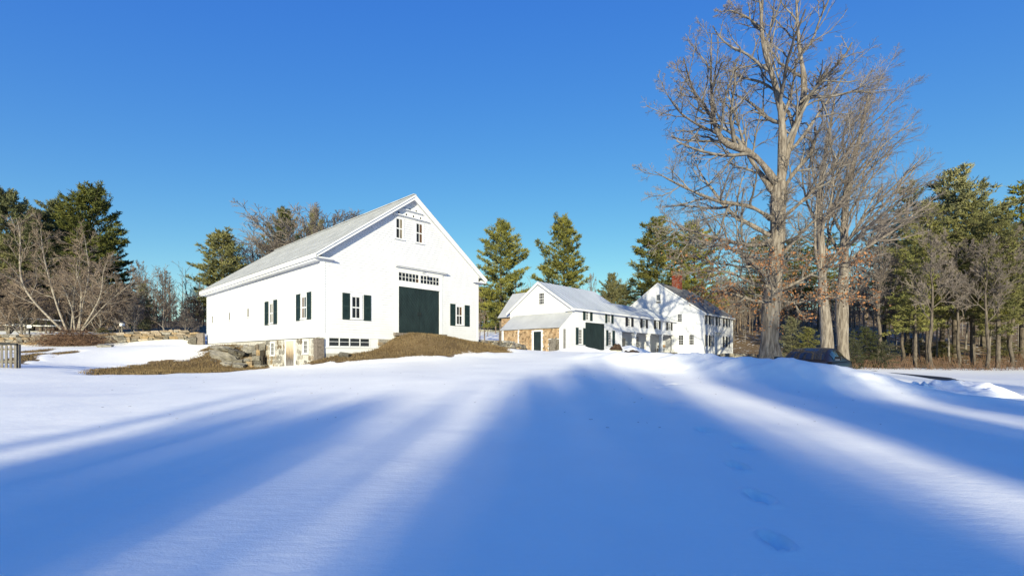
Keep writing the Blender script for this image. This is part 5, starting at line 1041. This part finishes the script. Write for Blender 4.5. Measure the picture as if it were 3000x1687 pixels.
def cast_from(X, Yt, yc):
    x = X - TA * (Yt - yc); return x, float(H(X, Yt)) + (Yt - yc) * TE - float(H(x, yc)) - 1.5
for X, Yt, w, y in CAST_PINES:
    x, h = cast_from(X, Yt, y); caster(x, y, h, w, DOME, 20, 5.0, 'round topped pine standing south of the snowfield, opposite the barn', 'pines opposite the barn')
for X, Yt, w, y, k in CAST_BARE:
    x, h = cast_from(X, Yt, y); caster(x, y, h, w, BARE[k], 13, 4.0, 'bare roadside tree south of the snowfield, opposite the barn', 'bare trees opposite the barn', 'bare_tree')

# ------------------------------------------------------------------ stone walls and boulders
wl = thing('stone_wall', 'dry stacked tan fieldstone wall running from the birches to the barn corner', 'stone wall')
wp = []
for px, Y in ((-70, 39.4), (60, 39.6), (180, 39.9), (300, 40.4), (420, 41.0), (520, 41.8), (585, 42.4)): x = (px - HX) / FPX * Y; wp.append((x, Y, float(H(x, Y)) - .02))
dry_wall(wl, wp, [.92, .9, .88, .85, .85, .85, .85], 4, .50, STONES[7:] + STONES[7:] + STONES[:7], .6)
gs = thing('granite_post', 'upright grey granite slab where the stone wall meets the barn', 'stone post', tuple(at(588, 1008, 41.6)))
mb = MB(); mb.hexa([(-.36, -.12, -.3), (.33, -.14, -.3), (.36, .12, -.3), (-.34, .13, -.3), (-.33, -.09, .98), (.28, -.11, 1.02), (.30, .1, .99), (-.31, .1, .95)]); mb.build('slab', M['granite'], gs)
stone(STONES[:7], (-.62, -.1, .2), (.7, .5, .9), (.1, 0, .3), gs, 'stone')
w2 = thing('low_stone_wall', 'low dry stone wall between the barn and the shingled shed', 'stone wall')
wp = []
for px, py, Y in ((1385, 1000, 36.2), (1440, 1012, 37.6), (1490, 1020, 39.4), (1530, 1028, 41.6)): q = at(px, py, Y); wp.append((q[0], q[1], min(float(H(q[0], q[1])), q[2]) - .05))
dry_wall(w2, wp, [.34, .55, .72, .62], 4, .42, FLATS + STONES[:4], .6)
w3 = thing('garden_stone_wall', 'low dark row of garden stones in front of the farmhouse', 'stone wall')
wp = [(x, y, float(H(x, y)) - .08) for x, y in ((25.6, 56.4), (28.5, 57.5), (31.5, 57.8))]
dry_wall(w3, wp, [.5, .5, .5], 2, .4, STONES[:7], .5)
w4 = thing('rubble_wall', 'rough rubble retaining wall under the long tilted slab beside the cellar door', 'stone wall')
wp = [(*uv(P0, u, v), z) for u, v, z in ((-.25, 8.3, .60), (-1.0, 9.0, .60), (-1.7, 9.6, .66), (-2.1, 10.3, .85))]
dry_wall(w4, wp, [1.1, .8, .55, .3], 3, .5, STONES[:7] + STONES[:7] + STONES[7:], .7)
w5 = thing('ledge_wall', 'flat ledge stones between the grassy bank and the barn siding', 'stone wall')
wp = [(*uv(P0, -.28, v), z) for v, z in ((8.6, 1.5), (11, 1.85), (13.5, 2.15), (15.5, 2.3))]
dry_wall(w5, wp, [.9, .45, .2, .12], 2, .6, FLATS, .4)
bg_n = 0
for px, py, Y, sz, rot, lab in [(655, 1048, 33.0, (1.2, 2.7, .7), (.12, .38, TH + .25), 'largest boulder, a long tilted slab against the barn foundation'),
                                (636, 1072, 32.2, (.8, .9, .8), (.2, .1, .5), 'rounded boulder under the long tilted slab'), (668, 1079, 31.6, (.9, .8, .65), (.1, .3, 1.0), 'split boulder beside the cellar wall under the tilted slab'),
                                (612, 1058, 33.4, (.45, .6, .7), (.3, .2, .2), 'pale upright stone at the outer end of the tilted slab'), (650, 1022, 34.5, (1.0, 2.6, .45), (0, .12, TH), 'flat ledge stone just below the barn siding'),
                                (700, 1078, 31.2, (.7, .6, .6), (.1, .1, .3), 'small dark boulder at the corner of the cellar wall'), (690, 1035, 33.2, (.7, 1.6, .5), (.1, .2, TH), 'grey stone wedged between ledge and tilted slab'),
                                (632, 1040, 34.0, (.6, 1.1, .55), (.1, .2, .4), 'broken stone above the tilted slab by the bank')]:
    q = at(px, py, Y); o = bpy.data.objects.new('boulder', STONES[bg_n % 7].copy()); bg_n += 1; link(o)
    me = o.data; bm = bmesh.new(); bm.from_mesh(me); bmesh.ops.subdivide_edges(bm, edges=bm.edges[:], cuts=1, use_grid_fill=True)
    for v in bm.verts: v.co += Vector(RS.uniform(-.035, .035, 3))
    bm.to_mesh(me); bm.free()
    o.location = q; o.scale = sz; o.rotation_euler = rot; tag(o, lab, 'boulder')
for px, py, Y, sz, lab in [(1008, 1062, 26.6, (.55, .4, .3), 'small stone lying at the foot of the cellar windows'), (310, 1000, 37.0, (.9, .6, .3), 'flat dark stone on the snow before the stone wall')]:
    x = (px - HX) / FPX * Y; o = stone(STONES[:7], (x, Y, float(H(x, Y)) + .05), sz, (.1, .05, .4), None, 'loose_stone'); tag(o, lab, 'stone')

# ------------------------------------------------------------------ yard things on the left
fn = thing('picket_fence', 'grey weathered picket fence at the left edge of the snowfield', 'fence', (-24.3, 21.0, float(H(-23.4, 21.0))))
for i in range(17):
    x = -1.6 + i * .205; mb = MB(); top = 1.02 + random.uniform(-.015, .015); mb.prism([(x, -.012, -.2), (x + .11, -.012, -.2), (x + .11, -.012, top - .05), (x + .055, -.012, top), (x, -.012, top - .05)], (0, .024, 0)); mb.build('picket', M['greywood'], fn)
for z in (.22, .78): mb = MB(); mb.box(-1.65, 1.78, .013, .06, z, z + .09); mb.build('rail', M['greywood'], fn)
mb = MB(); mb.prism([(-1.7, -.03, 1.14), (1.8, -.03, 1.0), (1.8, -.03, 1.10), (-1.7, -.03, 1.26)], (0, .1, 0)); mb.build('cap_board', M['black'], fn)
for x in (-1.5, 1.72): mb = MB(); mb.box(x, x + .1, .061, .16, -.3, 1.05); mb.build('post', M['greywood'], fn)
sg = thing('yard_sign', 'small black framed white sign on a post behind the wall', 'sign', tuple(at(86, 976, 40.8)))
mb = MB(); mb.box(-.04, .04, -.04, .04, -.4, .45); mb.build('post', M['black'], sg)
mb = MB(); mb.box(-.27, .27, -.03, .03, .42, .48); mb.box(-.27, .27, -.03, .03, .72, .78); mb.box(-.27, -.21, -.03, .03, .48, .72); mb.box(.21, .27, -.03, .03, .48, .72); mb.build('frame', M['black'], sg)
mb = MB(); mb.box(-.209, .209, -.01, .01, .481, .719); mb.build('face', M['pane_white'], sg)
fd_ = thing('bird_feeder', 'pale bird feeder with a small roof on a post beyond the wall', 'bird feeder', tuple(at(358, 975, 45)))
mb = MB(); mb.box(-.05, .05, -.05, .05, -.4, .62); mb.build('post', M['greywood'], fd_)
mb = MB(); mb.box(-.24, .24, -.2, .2, .62, .67); mb.build('tray', M['stone'].copy() if False else M['granite'], fd_)
mb = MB(); mb.box(-.15, .15, -.12, .12, .67, .95); mb.build('hopper', M['pane_white'], fd_)
mb = MB(); mb.prism([(-.26, -.22, .95), (.26, -.22, .95), (0, -.22, 1.15)], (0, .44, 0)); mb.build('roof', M['granite'], fd_)
rf = thing('rail_fence', 'rustic rail fence with snow lying along its rails', 'fence', tuple(at(90, 962, 47.5)))
def rel(px, py, Y): return tuple(at(px, py, Y) - np.array(at(90, 962, 47.5)))
for (a, b) in (((-60, 922, 48), (178, 941, 47)), ((-60, 951, 48), (176, 957, 47)), ((-60, 940, 47.9), (72, 952, 47.4))):
    p, q = rel(*a), rel(*b); mb = MB(); mb.tube([p, tuple((np.array(p) + q) / 2 + (0, 0, -.04)), q], .055, 6); rl = mb.build('rail', M['greywood'], rf)
    mb = MB(); u_ = np.array((0, 0, .07)); mb.tube([tuple(np.array(p) + u_), tuple((np.array(p) + q) / 2 + u_ + (0, 0, -.04)), tuple(np.array(q) + u_)], .055, 6); mb.build('snow_cap', M['pilesnow'], rl)
for px in (-20, 17, 70, 132, 176):
    p = rel(px, 922 + (px + 60) * .08, 47.6); x, y, _ = p; zb = float(H(x + at(90, 962, 47.5)[0], 47.6)) - at(90, 962, 47.5)[2]; mb = MB(); mb.tube([(x, y + .1, zb - .2), (x, y + .1, p[2] + .12)], .06, 6); mb.build('post', M['greywood'], rf)

# ------------------------------------------------------------------ porch furniture and things by the shed
def local(P, u, v, z): q = P + u * A2 + v * B2; return (q[0], q[1], z)
ch = thing('garden_chair', 'white slatted garden chair on the porch before the glass doors', 'chair', local(EC, 13.9, .95, 1.962), TH - 1.9)
mb = MB(); mb.hexa([(-.3, -.3, .30), (.32, -.3, .40), (.32, .3, .40), (-.3, .3, .30), (-.3, -.3, .34), (.32, -.3, .44), (.32, .3, .44), (-.3, .3, .34)]); mb.build('seat', M['trim'], ch)
for i in range(5): y = -.29 + i * .118; mb = MB(); mb.hexa([(-.27, y, .32), (-.25, y, .32), (-.25, y + .1, .32), (-.27, y + .1, .32), (-.62, y, 1.05 - abs(i - 2) * .04), (-.6, y, 1.05 - abs(i - 2) * .04), (-.6, y + .1, 1.05 - abs(i - 2) * .04), (-.62, y + .1, 1.05 - abs(i - 2) * .04)]); mb.build('back_slat', M['trim'], ch)
for s in (-1, 1):
    mb = MB(); y = s * .36; mb.box(-.45, .38, y - .06, y + .06, .60, .635); mb.build('arm', M['trim'], ch)
    for x in (-.4, .28): mb = MB(); mb.box(x, x + .08, y - .03, y + .03, 0, .598); mb.build('leg', M['trim'], ch)
tb = thing('porch_table', 'tan wooden table on the porch beside the farmhouse wall', 'table', local(EC, 20.9, .9, 1.962), TH)
mb = MB(); mb.box(-.5, .5, -.3, .3, .62, .68); mb.build('tabletop', M['wood'], tb)
for x in (-.45, .39):
    for y in (-.26, .2): mb = MB(); mb.box(x, x + .06, y, y + .06, 0, .62); mb.build('leg', M['trim'], tb)
bx_ = thing('wooden_box', 'open tan wooden box standing on the porch table', 'box', local(EC, 21.0, .9, 1.962 + .68), TH)
mb = MB(); mb.box(-.34, .34, -.2, .2, 0, .02); mb.build('bottom', M['wood'], bx_)
for a in ((-.34, .34, -.2, -.18), (-.34, .34, .18, .2), (-.34, -.32, -.18, .18), (.32, .34, -.18, .18)): mb = MB(); mb.box(*a, .021, .26); mb.build('side', M['wood'], bx_)
st = thing('wooden_chair', 'plain wooden chair on the porch left of the table', 'chair', local(EC, 19.75, 1.0, 1.962), TH + 1.4)
mb = MB(); mb.box(-.2, .2, -.2, .2, .43, .46); mb.build('seat', M['wood'], st)
for x in (-.19, .15):
    for y in (-.19, .15): mb = MB(); mb.box(x, x + .04, y, y + .04, 0, .43); mb.build('leg', M['wood'], st)
mb = MB(); mb.box(-.2, -.17, -.19, .19, .62, .86); mb.build('backrest', M['wood'], st)
for y in (-.19, .15): mb = MB(); mb.box(-.2, -.17, y, y + .04, .461, .62); mb.build('back_post', M['wood'], st)
lb = thing('leaning_board', 'weathered grey door of wide boards leaning against the shingled shed', 'board', local(EC, -1.79 - .42, .35, float(H(*local(EC, -2.2, .4, 0)[:2])) - .05), TH)
for i in range(3): v = i * .21; mb = MB(); h = (1.35, 1.22, 1.3)[i]; mb.hexa([(0, v, 0), (.03, v, 0), (.03, v + .2, 0), (0, v + .2, 0), (.33, v, h), (.36, v, h), (.36, v + .2, h), (.33, v + .2, h)]); mb.build('plank', M['greywood'], lb)
def heap(n, rx, ry, rz, seed, rough=.18):
    rs = np.random.RandomState(seed); g = np.linspace(-1, 1, n); X, Y = np.meshgrid(g, g); r = np.clip(1 - X ** 2 - Y ** 2, 0, 1); Z = r ** .8 * (1 + rough * 2 * vnoise(X * 3 + seed, Y * 3, 1, seed) + rough * 1.6 * vnoise(X * 8 + seed, Y * 8, 1, seed + 1) * 1.0) - .12
    X = X + rough * .3 * vnoise(X * 5, Y * 5 + 9, 1, seed + 2); V = np.stack([X * rx, Y * ry, Z * rz], -1).reshape(-1, 3); i = np.arange(n * n).reshape(n, n); return np_mesh('heap', V, np.stack([i[:-1, :-1], i[:-1, 1:], i[1:, 1:], i[1:, :-1]], -1).reshape(-1, 4), True)
sp = tag(mobj('snow_pile', heap(60, 2.0, 1.5, .55, 4, .24), M['pilesnow']), 'sunlit ploughed snow pile on the open ground right of the drive', 'snow pile'); sp.location = (15.4, 16.0, float(H(15.4, 16.0)) - .05)
sp2 = tag(mobj('snow_lump', heap(30, .6, .5, .36, 9, .4), M['pilesnow']), 'small snow lump just left of the sunlit snow pile', 'snow pile'); sp2.location = (13.55, 15.4, float(H(13.55, 15.4)) - .04)
for px, Y, rx, rz, lab in [(1805, 42.5, .6, .5, 'dark dirt heap poking from the snow bank before the green door'), (1850, 41.5, .8, .32, 'low dark dirt heap in the snow before the porch')]:
    x = (px - HX) / FPX * Y; o = tag(mobj('dirt_pile', heap(30, rx, .6, rz * .8, int(px), .6), M['dirt']), lab, 'dirt pile'); o.location = (x, Y, float(H(x, Y)) + .02)

# ------------------------------------------------------------------ the parked car
fwd = math.atan2(-.67, -.74); car = thing('parked_car', 'dark bronze sedan parked behind the snow bank', 'car', (11.46, 17.67, float(H(11.46, 17.67)) + .02), fwd)
def loft(stations, n):
    V, Fq = [], []
    for st_ in stations: V += st_
    m = len(stations[0])
    for k in range(len(stations) - 1):
        for i in range(m): j = (i + 1) % m; Fq.append([k * m + i, k * m + j, (k + 1) * m + j, (k + 1) * m + i])
    return V, Fq + [list(range(m))[::-1], [(len(stations) - 1) * m + i for i in range(m)]]
def sect(x, hw, z0, z1, r=.13):
    zm = z0 + (z1 - z0) * .62
    return [(x, -hw + .08, z0), (x, hw - .08, z0), (x, hw, z0 + .12), (x, hw + .015, zm), (x, hw - .03, z1 - r * .7), (x, hw - r * 1.3, z1), (x, 0, z1 + .025), (x, -hw + r * 1.3, z1), (x, -hw + .03, z1 - r * .7), (x, -hw - .015, zm), (x, -hw, z0 + .12)]
mb = MB(); mb.v, mb.f = loft([sect(2.36, .62, .30, .60), sect(2.28, .74, .22, .68), sect(2.0, .84, .18, .76), sect(1.5, .89, .17, .86), sect(.95, .91, .17, .95), sect(0, .91, .17, .97), sect(-1.2, .91, .17, .99), sect(-1.8, .88, .2, 1.03), sect(-2.25, .80, .28, 1.0), sect(-2.36, .70, .36, .9)], 11)
mb.build('body', M['carpaint'], car, smooth=True)
XS = [1.08, .80, .45, .12, -.35, -.85, -1.3, -1.7, -2.0]; ZT = [.95, 1.10, 1.29, 1.415, 1.465, 1.45, 1.34, 1.16, 1.02]; WT = [.70, .67, .635, .61, .60, .59, .585, .60, .64]
def cabin(x, s, out=0.0):
    zt = float(np.interp(-x, [-q for q in XS], ZT)); wt = float(np.interp(-x, [-q for q in XS], WT)); a_ = abs(s); sg_ = 1 if s >= 0 else -1
    if a_ <= .6: y = a_ / .6 * wt; z = zt - .035 * (a_ / .6) ** 2.5
    else: t = (a_ - .6) / .4; y = wt + (.87 - wt) * t ** .85; z = zt - .035 - (zt - .035 - .92) * t
    n = np.array((.45 if x > .1 else (-.4 if x < -1 else 0), sg_ * max(0, (a_ - .5) * 2.2), 1.0 if a_ < .75 else .45), float); n /= np.linalg.norm(n)
    return tuple(np.array((x, sg_ * y, z)) + n * out)
def cabin_patch(name, x0, x1, s0, s1, m, out, nx_=8, ns=8):
    V = [cabin(x0 + (x1 - x0) * i / nx_, s0 + (s1 - s0) * j / ns, out) for i in range(nx_ + 1) for j in range(ns + 1)]
    Fq = [[i * (ns + 1) + j, i * (ns + 1) + j + 1, (i + 1) * (ns + 1) + j + 1, (i + 1) * (ns + 1) + j] for i in range(nx_) for j in range(ns)]
    mb = MB(); mb.v, mb.f = V, Fq; return mb.build(name, m, car, smooth=True)
cabin_patch('cabin', 1.08, -2.0, -1, 1, M['carpaint'], 0, 24, 20)
cabin_patch('windscreen', .97, .14, -.54, .54, M['carglass'], .008); cabin_patch('rear_window', -1.12, -1.8, -.52, .52, M['carglass'], .008)
for sg_ in (-1, 1): cabin_patch('side_window', .48, -.38, sg_ * .66, sg_ * .90, M['carglass'], .010); cabin_patch('side_window', -.46, -1.25, sg_ * .66, sg_ * .90, M['carglass'], .010)
for s in (-1, 1):
    mb = MB(); y = s * .99; mb.hexa([(.62, y - .1, .98), (.72, y - .1, .99), (.70, y + .1, .99), (.60, y + .1, .98), (.60, y - .1, 1.12), (.70, y - .09, 1.11), (.68, y + .09, 1.11), (.60, y + .1, 1.12)]); mr_ = mb.build('mirror', M['carpaint'], car)
    mb = MB(); mb.box(.715, .728, y - .07, y + .07, 1.0, 1.02); mb.build('mirror_trim', M['chrome'], mr_)
    mb = MB(); mb.hexa([(2.12, s * .60 - .14, .60), (2.30, s * .56 - .14, .58), (2.26, s * .60 + .14, .58), (2.05, s * .66 + .14, .60), (2.06, s * .60 - .14, .72), (2.24, s * .56 - .14, .70), (2.2, s * .60 + .14, .70), (2.0, s * .66 + .14, .73)]); mb.build('headlight', M['lamp'], car)
    for x in (1.45, -1.4):
        mb = MB(); mb.tube([(x, s * .70, .32), (x, s * .92, .32)], .32, 18); wv_ = mb.build('wheel', M['tyre'], car); mb = MB(); mb.tube([(x, s * .921, .32), (x, s * .935, .32)], .2, 12); mb.build('rim', M['chrome'], wv_)
mb = MB(); mb.box(2.33, 2.385, -.45, .45, .42, .56); mb.build('grille', M['black'], car)

# ------------------------------------------------------------------ bare strip of the drive
dv = MB(); dp_ = [(30.5, 40.0, .9), (28.0, 35.5, 1.1), (26.0, 31.0, 1.2), (24.4, 27.6, 1.0), (23.0, 24.6, .7), (22.0, 22.4, .25)]
for k_ in range(len(dp_) - 1):
    (x0, y0, w0), (x1, y1, w1) = dp_[k_], dp_[k_ + 1]
    for m_ in range(8):
        a0, a1 = m_ / 8, (m_ + 1) / 8; q = []
        for a_, sg_ in ((a0, -1), (a0, 1), (a1, 1), (a1, -1)): xx = x0 + (x1 - x0) * a_; yy = y0 + (y1 - y0) * a_; ww = (w0 + (w1 - w0) * a_) * (1 + .5 * float(vnoise(xx * sg_, yy, .8, 61))); xx += sg_ * ww * .9; yy -= sg_ * ww * .4; q.append((xx, yy, float(H(xx, yy)) + .03))
        dv.poly(q)
tag(dv.build('driveway', M['asphalt'], fixn=False), kind='structure')

# ------------------------------------------------------------------ dry grass on the turf
def blades(n, polys, seed):
    rs = np.random.RandomState(seed); out = []
    for poly, k in polys:
        lo, hi = poly.min(0), poly.max(0); p = rs.uniform(lo, hi, (int(k), 2)); sdv = sdist(p[:, 0], p[:, 1], poly); p = p[(sdv > -.12 + .35 * rs.rand(len(p)))]; out.append(p)
    p = np.concatenate(out); z = H(p[:, 0], p[:, 1]) - .075; N = len(p); b = np.stack([p[:, 0], p[:, 1], z], -1); a = rs.rand(N) * 6.28; w = .016 * rs.uniform(.6, 1.4, N)[:, None]; s = np.stack([np.cos(a), np.sin(a), 0 * a], -1) * w
    tip = b + np.stack([rs.randn(N) * .05, rs.randn(N) * .05 - .02, rs.uniform(.06, .15, N)], -1); V = np.stack([b - s, b + s, tip], 1).reshape(-1, 3); return np_mesh('dry_grass', V, np.arange(3 * N).reshape(-1, 3))
tag(mobj('dry_grass', blades(0, [(mound, 40000), (bank, 40000), (strip1, 4000), (strip2, 4000), (strip3, 3000)], 8), M['straw']), 'matted brown dry grass where the snow has melted', 'grass', kind='stuff')
# red brush and dead weeds at the edge of the woods
def weeds(seed):
    rs = np.random.RandomState(seed); n = 2400; X = rs.uniform(25, 62, n); Y = 40.5 + rs.rand(n) ** 1.5 * 9 + .02 * X; z = H(X, Y, False); h = rs.uniform(.2, .95, n); s = np.linspace(0, 1, 3)
    P = np.stack([X[:, None] + rs.randn(n, 1) * .25 * s, Y[:, None] + rs.randn(n, 1) * .2 * s, z[:, None] - .05 + h[:, None] * s], -1); V, Fq = tubes(P, np.full((n, 3), .011), 3); return np_mesh('weeds', V, Fq)
tag(mobj('dead_weeds', weeds(3), M['brush']), 'reddish dead weeds and brush along the edge of the woods', 'weeds', kind='stuff')
# a few bits of blown bark and twig lying on the snow
def litter(n, seed):
    rs = np.random.RandomState(seed); Y = rs.uniform(8, 24, n); X = rs.uniform(-1, 1, n) * Y * .9; z = H(X, Y) + .006; a = rs.rand(n) * 6.28; L = rs.uniform(.01, .045, n); d = np.stack([np.cos(a), np.sin(a), rs.randn(n) * .1], -1) * L[:, None]; c = np.stack([X, Y, z], -1)
    V, Fq = tubes(np.stack([c - d, c + d * .2 + rs.randn(n, 3) * .004, c + d], 1), np.full((n, 3), .0032), 3); return np_mesh('litter', V, Fq)
tag(mobj('twig_litter', litter(140, 6), M['twig_brown']), 'tiny bits of twig blown onto the snowfield', 'litter', kind='stuff')
